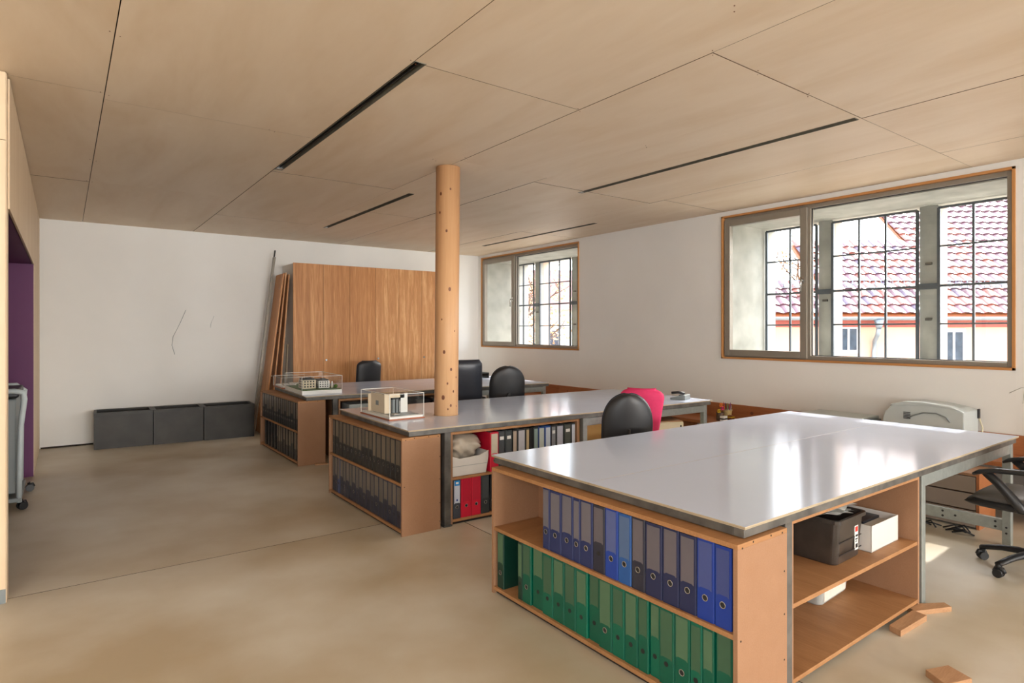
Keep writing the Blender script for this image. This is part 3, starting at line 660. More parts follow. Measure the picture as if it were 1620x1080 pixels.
# ------------------------------------------------------------------ front desk side shelf contents
ZS = .352+.012
tb = thing('storage_tub', 'smoked dark plastic storage tub with a barcode sticker under the front desk', 'storage tub', (2.98, 1.425, ZS+.0005), R(2))
def tubmesh(w0, d0, w1, d1, h, r=.03, t=.003):
    bm = bmesh.new(); rings = []
    def rr(w, d, z, rad):
        out = []
        for (cx, cy, a0) in ((w-rad, d-rad, 0), (rad-w, d-rad, 90), (rad-w, rad-d, 180), (w-rad, rad-d, 270)):
            for k in range(6): a = R(a0+k*18); out.append(bm.verts.new((cx+rad*math.cos(a), cy+rad*math.sin(a), z)))
        return out
    L = [rr(w0/2-.006, d0/2-.006, 0, r), rr(w0/2, d0/2, .008, r), rr(w1/2, d1/2, h-.02, r), rr(w1/2+.012, d1/2+.012, h-.018, r), rr(w1/2+.012, d1/2+.012, h, r), rr(w1/2-t, d1/2-t, h, r), rr(w0/2-t, d0/2-t, .01, r)]
    n = len(L[0])
    for A, B in zip(L, L[1:]):
        for k in range(n): f = bm.faces.new((A[k], A[(k+1)%n], B[(k+1)%n], B[k])); f.smooth = False
    bm.faces.new(L[0][::-1]); bm.faces.new(L[-1]); return bm
bm = tubmesh(.27, .38, .295, .41, .225); bmesh.ops.translate(bm, verts=bm.verts, vec=(.15, .21, 0)); obj('tub_body', bm, M['tubcore'], tb, 0.001)
for (za, zb_) in ((.05, .055), (.11, .114)): bx('mould_line', (.03, .27, .0075, .010, za, zb_), M['black'], tb, 0)
st = bx('sticker', (.30, .338, .0175, .0195, .035, .155), M['white'], tb, 0)
st.location = (-.105, -.010, .01)
bx('sticker_mark', (.305, .333, .0165, .0176, .125, .15), cmat((214, 50, 40)), st, 0)
bb = bmesh.new()
for k in range(7): box(bb, .308+.0035*k, .3096+.0035*k+(.0006 if k % 2 else 0), .0165, .0176, .045, .065)
obj('barcode', bb, M['black'], st)
bx('sticker_text', (.307, .331, .0165, .0176, .085, .092), M['black'], st, 0); bx('sticker_text', (.307, .325, .0165, .0176, .075, .079), M['black'], st, 0); bx('sticker_text', (.309, .333, .0165, .0176, .100, .110), M['black'], st, 0)
rng = random.Random(5)
for k in range(9):
    bm = bmesh.new(); w_, d_ = rng.uniform(.22, .27), rng.uniform(.26, .34)
    N = 8; V = [[bm.verts.new((-w_/2+w_*i/N, -d_/2+d_*j/N, .008*math.sin(3*i/N+k)+.006*math.cos(4*j/N+k))) for i in range(N+1)] for j in range(N+1)]
    for j in range(N):
        for i in range(N): bm.faces.new((V[j][i], V[j][i+1], V[j+1][i+1], V[j+1][i]))
    bmesh.ops.solidify(bm, geom=bm.faces[:], thickness=.004)
    o = obj('folder', bm, M['white'] if k % 3 else M['paper'], None, 0, True); o.location = (3.12+rng.uniform(-.02, .02), 1.63+rng.uniform(-.02, .02), ZS+.222+.0075*k); o.rotation_euler = (rng.uniform(-.04, .04), rng.uniform(-.04, .04), rng.uniform(-.35, .35))
    tag(o, ('topmost sleeve of papers heaped in the smoked tub' if k == 8 else 'lowest sleeve of papers in the smoked tub' if k == 0 else '%s sleeve of papers up from the bottom of the smoked tub' % ORD[k]), 'document sleeve', 'document sleeves heaped in the smoked tub')
bp = thing('paper_box', 'shallow open white cardboard box of papers behind the smoked tub', 'box', (3.335, 1.43, ZS+.0005), R(1))
bm = bmesh.new()
prism(bm, [(0, 0), (.33, 0), (.33, .135), (0, .135)], 0, .004, 'y'); prism(bm, [(0, 0), (.33, 0), (.33, .135), (0, .135)], .32, .324, 'y')
box(bm, 0, .33, 0, .324, 0, .004); box(bm, 0, .004, 0, .324, 0, .135); box(bm, .326, .33, 0, .324, 0, .135)
obj('box_body', bm, M['card'], bp, 0); bx('papers', (.01, .32, .012, .312, .005, .10), M['paper'], bp, 0.002); bx('dark_folder', (.12, .318, .09, .310, .101, .115), cmat((30, 36, 50)), bp, 0.002)
gc = thing('grey_unit', 'grey metal box half hidden at the left end of the upper side shelf', 'metal box', (2.462, 1.62, ZS+.0005)); bx('casing', (0, .21, 0, .32, 0, .25), M['greydark'], gc, 0.003); bx('front_plate', (.01, .20, -.004, 0, .01, .24), M['greyplastic'], gc, 0.002)
for z in (.05, .07): bx('socket', (.15, .18, -.007, -.004, z, z+.01), M['black'], gc, 0)
lt = thing('clear_tub', 'clear lidded plastic tub of papers on the bottom shelf of the front desk', 'storage tub', (3.17, 1.60, .0535), R(4))
bm = tubmesh(.34, .24, .38, .27, .17); bmesh.ops.translate(bm, verts=bm.verts, vec=(.2, .14, 0)); obj('tub_body', bm, M['cleartub'], lt, 0.001)
bx('lid', (.0, .40, .0, .28, .171, .181), M['greyplastic'], lt, 0.004); bx('papers_inside', (.06, .33, .012, .02, .02, .12), M['paper'], lt, 0.001)
# wedges under the shelf and offcuts on the floor
def blk(poly, h, label):
    bm = bmesh.new(); cx = sum(p_[0] for p_ in poly)/len(poly); cy = sum(p_[1] for p_ in poly)/len(poly)
    prism(bm, [(x-cx, y-cy) for x, y in poly], 0, h); o = obj('wood_offcut', bm, M['block'], None, 0.0015); o.location = (cx, cy, 0); tag(o, label, 'wood block', 'wood offcuts by the front desk')
blk([(3.31, 1.285), (3.60, 1.275), (3.61, 1.345), (3.33, 1.345)], .03, 'pine offcut lying against the bottom edge of the front desk side shelf')
blk([(3.615, 1.335), (3.83, 1.24), (3.86, 1.285), (3.75, 1.350), (3.66, 1.41)], .026, 'pine offcut poking out beside the galvanised leg of the front desk')
blk([(2.96, 0.98), (3.10, 0.93), (3.14, 1.03), (3.02, 1.075)], .03, 'loose wood offcut on the floor at the bottom edge of the picture')
blk([(2.26, 6.80), (2.40, 6.77), (2.41, 6.82), (2.30, 6.85)], .012, 'thin wood wedge beneath the end shelf of the far desk')

# ------------------------------------------------------------------ far desk shelf contents
ca, sa = math.cos(R(-3.2)), math.sin(R(-3.2))
def on_desk1(x, y, z): return (2.545+x*ca-y*sa, 6.825+x*sa+y*ca, z)
o = thing('black_tray', 'open black plastic tray on the side shelf of the far desk', 'tray', on_desk1(.84, .05, .531), R(-3.2)); bx('tray_body', (0, .36, 0, .42, 0, .006), M['black'], o)
for dd in ((0, .36, 0, .006, 0, .12), (0, .36, .414, .42, 0, .12), (0, .006, 0, .42, 0, .12), (.354, .36, 0, .42, 0, .12)): bx('tray_wall', dd, M['black'], o)
o = thing('grey_file_box', 'pale grey file box on the side shelf of the far desk', 'box', on_desk1(.14, .05, .531), R(-3.2)); bx('box_body', (0, .30, 0, .30, 0, .11), M['greyplastic'], o, .003); bx('label_plate', (.1, .2, -.002, 0, .03, .07), M['white'], o, 0)
o = thing('brown_file_box', 'brown card box on the side shelf of the far desk', 'box', on_desk1(.50, .06, .531), R(-3.2)); bx('box_body', (0, .28, 0, .30, 0, .09), M['block'], o, .003); bx('lid', (-.003, .283, -.003, .303, .09, .11), M['block'], o, .002)

# ------------------------------------------------------------------ architectural models in acrylic cases
def case(parent, w, d, z0, h, t=.003):
    bm = bmesh.new()
    def q(*P): bm.faces.new([bm.verts.new(p_) for p_ in P])
    za, zb = z0, z0+h
    q((0,0,za),(w,0,za),(w,0,zb),(0,0,zb)); q((0,d,za),(w,d,za),(w,d,zb),(0,d,zb)); q((0,0,za),(0,d,za),(0,d,zb),(0,0,zb)); q((w,0,za),(w,d,za),(w,d,zb),(w,0,zb)); q((0,0,zb),(w,0,zb),(w,d,zb),(0,d,zb))
    c_ = obj('acrylic_case', bm, M['acryl'], parent)
    bm = bmesh.new(); e = .0018
    for (x, y) in ((0, 0), (w, 0), (0, d), (w, d)): box(bm, x-e, x+e, y-e, y+e, z0, z0+h+t)
    for y in (0, d): box(bm, 0, w, y-e, y+e, z0+h, z0+h+t+.001)
    for x in (0, w): box(bm, x-e, x+e, 0, d, z0+h, z0+h+t+.001)
    obj('case_edges', bm, M['acryledge'], c_)
m1 = thing('apartment_model', 'acrylic-cased model of two pale apartment blocks with dark roofs on the far desk', 'architectural model', (2.19, 7.02, ZT), R(-3.2))
bx('base_board', (0, .46, 0, .82, 0, .045), M['white'], m1, .002)
bx('lawn', (.01, .45, .02, .80, .045, .051), M['lawn'], m1, 0)
def block(x, y, w, d, h, m_, nm='model_block'):
    b = bx(nm, (x, x+w, y, y+d, .051, .051+h), m_, m1, .001)
    bx('attic_storey', (x+.006, x+w-.012, y+.006, y+d-.01, .051+h, .051+h+.018), M['bgrey'], b, .001); bx('roof_box', (x+w*.35, x+w*.7, y+.03, y+d*.5, .069+h, .080+h), M['bgrey'], b, .001)
    wb_ = bmesh.new()
    for k in range(3):
        z = .051+h*(.15+.3*k)
        for q in range(4): xx = x+w*(.1+.22*q); box(wb_, xx, xx+w*.12, y-.0015, y+.001, z, z+h*.16)
        for q in range(5): yy = y+d*(.08+.18*q); box(wb_, x-.0015, x+.001, yy, yy+d*.1, z, z+h*.16)
    obj('model_windows', wb_, M['black'], b)['kind'] = 'stuff'
block(.06, .20, .15, .20, .10, M['facade']); block(.24, .19, .13, .20, .085, M['white'])
for (x, y, r) in ((.42, .12, .022), (.40, .45, .02), (.08, .52, .018), (.25, .60, .02)):
    bm = bmesh.new(); bmesh.ops.create_icosphere(bm, subdivisions=2, radius=r)
    for v in bm.verts: v.co *= random.uniform(.85, 1.15)
    bmesh.ops.translate(bm, verts=bm.verts, vec=(x, y, .075)); cyl(bm, (x, y, .05), (x, y, .07), .002, n=6); obj('model_tree', bm, M['lawn'], m1)
for k in range(5): bx('context_block', (.385+.01*k, .395+.01*k, .16+.03*k, .18+.03*k, .051, .07+.012*k), M['white'], m1, 0)
bx('model_road', (.02, .44, .04, .10, .051, .0525), M['greydark'], m1, 0)
case(m1, .46, .82, .045, .16)
m3 = thing('site_model', 'low acrylic-cased pale site model behind the apartment model on the far desk', 'architectural model', (2.22, 7.93, ZT), R(-3.2))
bx('base_board', (0, .40, 0, .48, 0, .012), M['brownbase'], m3, .002); bx('terrain', (.02, .38, .02, .46, .012, .03), M['white'], m3, .004)
for k in range(4): bx('model_block', (.05+.08*k, .11+.08*k, .1+.05*k, .2+.05*k, .03, .05+.01*(k % 2)), M['card'], m3, .001)
case(m3, .40, .48, .012, .125)
m2 = thing('interior_model', 'acrylic-cased model of a white room with a dark door on the middle desk', 'architectural model', (2.135, 4.585, ZT), R(0))
bx('base_board', (-.006, .316, -.006, .60, 0, .010), M['brownbase'], m2, .001)
bx('plinth_board', (.004, .306, .004, .58, .010, .028), M['white'], m2, .001); bx('model_floor', (.05, .30, .05, .45, .028, .030), M['greydark'], m2, 0)
MWALL = mat('warm_model_card', (226, 208, 180), .7)
bx('model_wall', (.055, .115, .22, .23, .028, .195), MWALL, m2, 0); bx('model_wall', (.115, .24, .22, .23, .155, .195), MWALL, m2, 0); bx('model_wall', (.20, .27, .22, .23, .028, .195), M['white'], m2, 0)
bx('model_wall', (.055, .06, .23, .50, .028, .19), MWALL, m2, 0); bx('model_wall', (.03, .10, .50, .51, .028, .18), MWALL, m2, 0); bx('model_counter', (.24, .30, .30, .42, .028, .08), MWALL, m2, 0)
bx('model_window', (.058, .0545, .34, .40, .09, .13), M['greydark'], m2, 0)
bx('dark_doorway', (.115, .20, .225, .232, .028, .155), M['greydark'], m2, 0)
for k, xx in enumerate((.112, .155, .186)): bx('dark_frame', (xx, xx+(.016 if k != 1 else .005), .214, .222, .028, .160), M['bgrey'], m2, 0)
bx('dark_frame', (.112, .202, .214, .222, .145, .160), M['bgrey'], m2, 0)
sb = bmesh.new()
for k in range(9): box(sb, .190, .198, .2125, .2145, .04+k*.0105, .046+k*.0105)
obj('pale_lettering', sb, M['white'], m2)
bx('model_steps', (.09, .14, .10, .16, .030, .034), M['card'], m2, 0)
case(m2, .31, .59, .010, .20)

# ------------------------------------------------------------------ planters
pl_lab = ['leftmost of three dark zinc planter boxes along the back wall', 'middle one of three dark zinc planter boxes along the back wall', 'rightmost of three dark zinc planter boxes, beside the leaning boards']
px = [.305, .955, 1.55, 2.20]
for i in range(3):
    w = px[i+1]-px[i]-.006
    q = thing('planter_box', pl_lab[i], 'planter', (px[i]+.003, 9.325-.045*i, 0), R(-2.5), 'dark planter boxes')
    h = .455; d = .42
    bx('front_side', (0, w, 0, .004, 0, h), M['planter'], q, .001); bx('back_side', (0, w, d-.004, d, 0, h), M['planter'], q, .001)
    bx('end_side', (0, .004, .004, d-.004, 0, h), M['planter'], q, .001); bx('end_side', (w-.004, w, .004, d-.004, 0, h), M['planter'], q, .001)
    bx('bottom', (.004, w-.004, .004, d-.004, 0, .004), M['planter'], q, 0)
    bm = bmesh.new(); r_ = .03
    for dd in ((-.004, w+.004, -.006, r_), (-.004, w+.004, d-r_, d+.006), (-.004, r_, r_, d-r_), (w-r_, w+.004, r_, d-r_)): box(bm, *dd, h, h+.008)
    obj('folded_rim', bm, M['planter'], q, .001)
    bx('rim_drop', (-.002, w+.002, -.006, -.001, h-.03, h), M['planter'], q, .001)

# ------------------------------------------------------------------ leaning boards beside the wardrobe
def lean(name, base, top, w, t, m_, label, cat, group=None, studs=False, dirv=(0, -1, 0)):
    base = Vector(base); top = Vector(top); L = (top-base).length; z = (top-base).normalized()
    y = Vector(dirv); y = (y-z*y.dot(z)).normalized(); x = y.cross(z)
    o = thing(name, label, cat, base, 0, group)
    o.rotation_euler = Matrix((x, y, z)).transposed().to_euler()
    bx('board', (0, t, 0, w, 0, L), m_, o, .001)
    if studs:
        for zz in (L*.35, L*.62, L*.9):
            bm = bmesh.new(); cyl(bm, (t, w-.05, zz), (t+.05, w-.05, zz), .011, n=10); obj('hinge_stud', bm, M['chrome'], o)
    return o
oakb = M['oak']
lean('door_panel', (2.325, 9.58, .012), (2.625, 9.60, 2.34), .36, .022, oakb, 'oak door panel leaning nearest the left beside the wardrobe', 'door panel', 'door panels leaning beside the wardrobe')
lean('door_panel', (2.425, 9.58, .012), (2.668, 9.60, 2.36), .33, .019, M['oaklite'], 'second oak door panel with hinge studs leaning beside the wardrobe', 'door panel', 'door panels leaning beside the wardrobe', True)
lean('door_panel', (2.53, 9.58, .012), (2.712, 9.60, 2.34), .33, .019, oakb, 'oak door panel leaning closest to the wardrobe side', 'door panel', 'door panels leaning beside the wardrobe')
lean('narrow_strip', (2.655, 9.38, .005), (2.715, 9.40, 1.30), .05, .015, M['plyedge'], 'short pale wood strip standing between the panels and wardrobe', 'wood strip')
a = lean('metal_profile', (2.255, 9.52, .01), (2.60, 9.66, 2.62), .06, .03, M['alu'], 'tall grey metal channel leaning against the back wall beside the wardrobe', 'metal channel')
bx('channel_insert', (.008, .026, .015, .045, 2.6, 2.74), M['planter'], a, .001)

# ------------------------------------------------------------------ wheeled machine in the recess
tr = thing('trolley', 'pale grey wheeled machine frame just inside the purple recess', 'trolley', (-.30, 6.55, 0))
bm = bmesh.new(); tube(bm, [(0, 0, .07), (.005, 0, .45), (.012, 0, .7), (.035, .0, .93), (.03, 0, .985), (-.03, 0, 1.0), (-.30, .02, 1.0)], [.02, .02, .021, .023, .024, .022, .02], 10, (1.0, 1.0)); obj('side_frame', bm, M['greyplastic'], tr); bm = bmesh.new(); tube(bm, [(-.02, .75, .07), (-.015, .75, .7), (.01, .75, .95), (-.05, .75, 1.0), (-.30, .75, 1.0)], .02, 10); obj('side_frame', bm, M['greyplastic'], tr)
bx('body_panel', (-.40, -.02, .03, .72, .14, .93), M['greydark'], tr, .01); bx('top_cover', (-.42, 0.0, .02, .74, .94, 1.0), M['black'], tr, .015); bx('floor_bar', (-.42, .015, -.02, .77, .075, .11), M['greydark'], tr, .006)
def castor(parent, x, y, z=0, ang=0, r=.026, nm='castor'):
    bm = bmesh.new(); cx_, sx_ = math.cos(ang), math.sin(ang)
    for s_ in (-1, 1): cyl(bm, (x-sx_*s_*.006, y+cx_*s_*.006, r+z), (x-sx_*s_*.026, y+cx_*s_*.026, r+z), r, r*.94, n=18)
    tube(bm, [(x+cx_*-.02, y+sx_*-.02, r*1.2+z), (x+cx_*-.012, y+sx_*-.012, r*2.05+z), (x+cx_*.02, y+sx_*.02, r*2.0+z), (x+cx_*.03, y+sx_*.03, r*1.2+z)], .014, 8)
    cyl(bm, (x, y, r*2+z), (x, y, r*2+.02+z), .007, n=8)
    return obj(nm, bm, M['black'], parent)
castor(tr, .02, .03, ang=.5, r=.034); castor(tr, .045, .74, ang=.1, r=.034); castor(tr, -.36, .03, ang=1, r=.034); castor(tr, -.36, .74, ang=2, r=.034)

# ------------------------------------------------------------------ office chairs
def star(ch, mbase, r=.31, a0=0, rc=.025):
    for k in range(5):
        a = a0+2*PI*k/5; c_, s_ = math.cos(a), math.sin(a); bm = bmesh.new()
        pts = [(c_*q*r, s_*q*r, z) for q, z in ((.05, .115), (.3, .118), (.6, .108), (.85, .09), (1.0, .078))]
        tube(bm, pts, [.026, .024, .021, .019, .018], 10, (1.15, .85)); cyl(bm, (c_*r*.98, s_*r*.98, .055), (c_*r*.98, s_*r*.98, .085), .017, n=12)
        lg = obj('base_leg', bm, mbase, ch); castor(lg, c_*r*.98, s_*r*.98, 0, a+.9+k, rc)
    bm = bmesh.new(); cyl(bm, (0, 0, .09), (0, 0, .15), .036, .03, n=20); cyl(bm, (0, 0, .15), (0, 0, .30), .024, n=16); cyl(bm, (0, 0, .30), (0, 0, .41), .014, n=12); obj('gas_lift', bm, M['black'], ch)
def seat(ch, m_, zs, w=.48, d=.46, t=.075):
    bm = pillow(lambda v: w/2*(1-.06*(2*v-1)**4), d, t, 0, 12, 12, 5); bmesh.ops.rotate(bm, verts=bm.verts, cent=(0, 0, 0), matrix=Matrix.Rotation(R(-90), 3, 'X')); bmesh.ops.translate(bm, verts=bm.verts, vec=(0, -d/2, zs-t/2))
    s_ = obj('seat', bm, m_, ch, 0, True); return s_
def back(ch, m_, z0, h, wf, t, yb, lean_=8, bend=-.03, name='backrest'):
    bm = pillow(wf, h, t, bend, 16, 30, 4); bmesh.ops.rotate(bm, verts=bm.verts, cent=(0, 0, 0), matrix=Matrix.Rotation(R(-lean_), 3, 'X')); bmesh.ops.translate(bm, verts=bm.verts, vec=(0, yb, z0)); return obj(name, bm, m_, ch, 0, True)
# chair local frame: faces -y, backrest at +y
def task_chair(label, loc, rz, m_, ztop, wb, zs=.47, shell=M['black'], hb=.46, taper=.0, mbase=None, sq=False):
    ch = thing('office_chair', label, 'office chair', loc, rz, None)
    star(ch, mbase or M['black']); bx('mechanism', (-.07, .07, -.10, .12, .39, .425), M['black'], ch, .01); seat(ch, m_, zs)
    bm = bmesh.new(); tube(bm, [(0, .05, .40), (0, .20, .40), (0, .27, .44), (0, .285, .60), (0, .30, .75)], .022, 10, (1.4, .55)); obj('back_bar', bm, M['black'], ch)
    def wf(v):
        r_ = max(.14, (1-min(1, max(0, (v-.5)/.5))**2.3)**(1/2.1)) if not sq else max(.6, (1-min(1, max(0, (v-.78)/.22))**2.6)**(1/2.6))
        l_ = 1-max(0, (.25-v)/.25)**2*.2
        return wb/2*r_*l_*(1-taper*(1-v))
    b = back(ch, m_, ztop-hb, hb, wf, .075, .24, 6)
    bm = pillow(lambda v: wf(v)*.985, hb*.985, .05, -.03, 16, 30, 4); bmesh.ops.rotate(bm, verts=bm.verts, cent=(0, 0, 0), matrix=Matrix.Rotation(R(-6), 3, 'X')); bmesh.ops.translate(bm, verts=bm.verts, vec=(0, .262, ztop-hb+.003)); obj('back_shell', bm, shell, ch, 0, True)
    bm = bmesh.new(); cyl(bm, (0, .29, ztop-hb+.12), (0, .335, ztop-hb+.12), .022, .018, n=14); obj('back_knob', bm, M['black'], ch)
    return ch
task_chair('black office chair with a rounded square back beyond the far desk, before the wardrobe', (3.63, 8.83, 0), R(187), M['blackfab'], 1.065, .40, sq=True)
task_chair('charcoal office chair between the middle and far desks, its curved back turned to us', (4.37, 6.16, 0), R(160), M['blackfab'], 1.085, .44)
task_chair('dark charcoal office chair with arched back between the front and middle desks', (3.66, 3.49, 0), R(146), M['blackfab'], 1.025, .40, hb=.52)
pk = task_chair('raspberry pink office chair behind the dark arched one', (4.33, 3.80, 0), R(122), M['pink'], 1.00, .42, shell=M['pink'], hb=.48, taper=.4, mbase=M['redplastic'], sq=True)
ex = thing('executive_chair', 'black leather high-backed executive chair just right of the log column', 'executive chair', (3.87, 6.40, 0), R(160))
star(ex, M['black'], .32); bx('mechanism', (-.08, .08, -.12, .12, .39, .425), M['black'], ex, .01); seat(ex, M['leather'], .50, .52, .50, .11)
back(ex, M['leather'], .52, .655, lambda v: .26*(1-.12*v)*(1-.15*max(0, (v-.93)/.07)), .12, .25, 11, -.02)
back(ex, M['leather'], .90, .26, lambda v: .215, .055, .245+.035-.125+.10-.06, 11, -.02, 'head_pad')
bm = bmesh.new(); tube(bm, [(-.25, -.12, .46), (-.30, -.12, .55), (-.30, -.10, .68), (-.30, .16, .69)], .018, 8, (1.3, 1)); obj('armrest', bm, M['black'], ex)
bm = bmesh.new(); tube(bm, [(.25, -.12, .46), (.30, -.12, .55), (.30, -.10, .68), (.30, .16, .69)], .018, 8, (1.3, 1)); obj('armrest', bm, M['black'], ex)
# chair with loop arms at the right edge
ac = thing('armchair_on_castors', 'worn black swivel chair with loop armrests at the right edge of the picture', 'office chair', (4.85, 1.13, 0), R(180))
star(ac, M['black'], .285, R(-96), .027); bx('mechanism', (-.09, .09, -.10, .12, .385, .425), M['black'], ac, .012)
bm = pillow(lambda v: .265*(1-.08*(2*v-1)**4), .55, .07, 0, 12, 12, 5); bmesh.ops.rotate(bm, verts=bm.verts, cent=(0, 0, 0), matrix=Matrix.Rotation(R(-90), 3, 'X')); bmesh.ops.translate(bm, verts=bm.verts, vec=(0, -.295, .43)); obj('seat_shell', bm, M['black'], ac, 0, True)
seat(ac, M['greyleather'], .500, .50, .52, .07)
for s_ in (-1, 1):
    bm = bmesh.new(); x = .285*s_
    pts = [(x*.80, .03, .425), (x*.97, .0, .44), (x, -.04, .50), (x, -.11, .58), (x, -.17, .635)]
    tube(bm, pts, [.02, .022, .022, .020, .020], 10, (.9, 1.3))
    tube(bm, [(x, -.235, .612), (x, -.20, .632), (x, -.12, .652), (x, .02, .662), (x, .14, .650), (x, .21, .60), (x*.98, .23, .53), (x*.9, .20, .455), (x*.8, .10, .425)], [.012, .020, .021, .021, .020, .019, .019, .019, .018], 10, (1.15, .75))
    obj('armrest', bm, M['black'], ac)
bm = bmesh.new(); tube(bm, [(0, .1, .40), (0, .27, .41), (0, .30, .5), (0, .32, .65)], .026, 10, (1.4, .6)); obj('back_bar', bm, M['black'], ac)
back(ac, M['blackfab'], .58, .46, lambda v: .235*(1-max(0, (v-.7)/.3)**2.5*.4), .08, .27, 8)

# ------------------------------------------------------------------ things on and by the bench
pz = .4705
def pot(name, label, cat, loc, r0, r1, h, m_):
    o = thing(name, label, cat, loc); bm = bmesh.new()
    cyl(bm, (0, 0, 0), (0, 0, .003), r0, n=20); N = 20
    cyl(bm, (0, 0, 0), (0, 0, h), r0, r1, n=N, cap=False); cyl(bm, (0, 0, .003), (0, 0, h), r0-.003, r1-.003, n=N, cap=False)
    obj('pot_wall', bm, m_, o); return o
po = pot('pencil_pot', 'woven straw pot full of pens on the bench by the window wall', 'pencil pot', (6.20, 4.22, pz), .035, .05, .12, mat('straw', (214, 190, 130), .7, noise=.35, nscale=70))
bm = bmesh.new(); cyl(bm, (0, 0, .115), (0, 0, .123), .051, .051, n=20, cap=False); obj('pot_rim', bm, M['plyedge'], po)
pot('tin_pot', 'brown patterned tin of scissors on the bench beside the straw pot', 'tin', (6.10, 4.25, pz), .045, .045, .095, mat('brown_tin', (110, 84, 64), .5, noise=.6, nscale=40))
pens = [((226, 60, 40), 'red'), ((240, 190, 30), 'yellow'), ((30, 60, 130), 'blue'), ((200, 30, 60), 'crimson'), ((240, 120, 30), 'orange'), ((40, 40, 40), 'black'), ((40, 130, 110), 'teal'), ((120, 60, 130), 'violet'), ((180, 180, 180), 'grey'), ((190, 40, 50), 'dark red')]
for i, (c_, n_) in enumerate(pens):
    a = 2*PI*i/len(pens); L = .175+.012*(i % 4); bm = bmesh.new()
    cyl(bm, (0, 0, 0), (0, 0, L*.88), .0042, n=8); cyl(bm, (0, 0, L*.88), (0, 0, L), .0042, .001, n=8)
    o = obj('pen', bm, cmat(c_), None); o.location = (6.20+.015*math.cos(a), 4.22+.015*math.sin(a), pz+.004); o.rotation_euler = (.16*-math.sin(a), .16*math.cos(a), 0)
    tag(o, '%s pen standing in the straw pot' % n_, 'pen', 'pens in the straw pot')
for i, (c_, n_, dx, dz) in enumerate((((240, 120, 30), 'orange', -.02, .04), ((236, 50, 130), 'pink', .018, .0), ((240, 206, 40), 'yellow', -.022, -.03))):
    o = thing('scissors', '%s-handled scissors standing in the brown tin' % n_, 'scissors', (6.10+dx, 4.225+.012*i, pz+.005)); bm = bmesh.new()
    for s_ in (-1, 1):
        pts = [(s_*(.014+.014*math.cos(2*PI*k/12)), 0, .135+dz+.018*math.sin(2*PI*k/12)) for k in range(13)]; tube(bm, pts, .0045, 6)
    obj('handle', bm, cmat(c_), o); bx('blade', (-.004, .004, -.0015, .0015, .0, .118+dz), M['chrome'], o, 0)
# small printed boxes by the pots
o = thing('ink_box', 'small white printed box in front of the pots on the bench', 'box', (6.05, 4.17, pz)); bx('box_body', (0, .07, 0, .05, 0, .06), M['white'], o, .001); bx('printed_band', (-.001, .071, -.001, .051, .02, .035), M['black'], o, 0)
o = thing('ink_box', 'small brown and yellow printed box beside the straw pot', 'box', (6.14, 4.13, pz)); bx('box_body', (0, .06, 0, .05, 0, .065), M['knot'], o, .001); bx('printed_band', (-.001, .061, -.001, .051, .04, .048), cmat((236, 200, 40)), o, 0)
# plotter
pt = thing('plotter', 'pale grey curved-top printer standing on the bench below the large window', 'printer', (6.02, 1.86, pz))
prof = [(0, 0), (0, .30), (.03, .36), (.10, .40), (.20, .415), (.30, .405), (.34, .38), (.34, 0)]
bm = bmesh.new(); prism(bm, [(0, 0), (.62, 0), (.66, .10), (.61, .30), (.55, .37), (.42, .405), (.22, .40), (.06, .375), (0, .35)], 0, .33, 'x'); obj('body', bm, M['greyplastic'], pt, .01)
bm = bmesh.new(); prism(bm, [(.03, .365), (.10, .392), (.30, .412), (.46, .405), (.56, .372), (.54, .36), (.3, .39), (.1, .375)], -.01, .10, 'x'); obj('front_lip', bm, M['greyplastic'], pt, .004)
bm = bmesh.new(); tube(bm, [(-.004, .10, .26), (-.006, .13, .30), (-.006, .20, .325), (-.006, .30, .32), (-.006, .38, .285), (-.006, .42, .26)], .006, 8); obj('cable', bm, M['greydark'], pt)
bm = bmesh.new()
for k in range(5): box(bm, -.004, 0, .40, .455, .255+.013*k, .262+.013*k)
obj('vent_slats', bm, M['black'], pt)['kind'] = 'stuff'
bx('hinge', (.30, .34, -.012, 0, .28, .36), M['black'], pt, .002); bm = bmesh.new(); tube(bm, [(.32, -.01, .28), (.33, -.03, .2), (.33, -.02, .08), (.32, -.01, 0)], .006, 8); obj('power_lead', bm, M['cream'], pt)
sc_ = thing('flat_scanner', 'flat grey scanner lying on a stack of trays left of the curved printer', 'scanner', (5.97, 2.64, pz)); bx('body', (0, .40, 0, .62, .12, .185), M['greydark'], sc_, .008); bx('lid', (.005, .395, .02, .60, .187, .215), M['greyplastic'], sc_, .008); bx('stack_tray', (.02, .38, .03, .59, 0, .118), M['greydark'], sc_, .004)
ph = thing('desk_telephone', 'grey desk telephone at the right end of the middle desk', 'telephone', (5.27, 4.10, ZT-.0), R(20))
bm = bmesh.new(); prism(bm, [(0, 0), (.16, 0), (.16, .02), (.02, .055), (0, .05)], 0, .18, 'x'); obj('body', bm, M['greydark'], ph, .003); bm = bmesh.new(); tube(bm, [(.02, .01, .07), (.02, .08, .08), (.02, .15, .07)], .014, 8); obj('handset', bm, M['black'], ph); bx('keypad', (.07, .16, .03, .09, .04, .048), M['black'], ph, 0)
fo = thing('paper_tray', 'dark letter tray at the far right corner of the far desk', 'tray', (5.05, 7.95, ZT), R(-3.2)); bx('tray_floor', (0, .33, 0, .25, .02, .026), M['bgrey'], fo, .001); bx('tray_floor', (0, .33, 0, .25, .07, .076), M['bgrey'], fo, .001)
for x in (0, .325): bx('tray_wall', (x, x+.005, 0, .25, 0, .08), M['bgrey'], fo, .001)
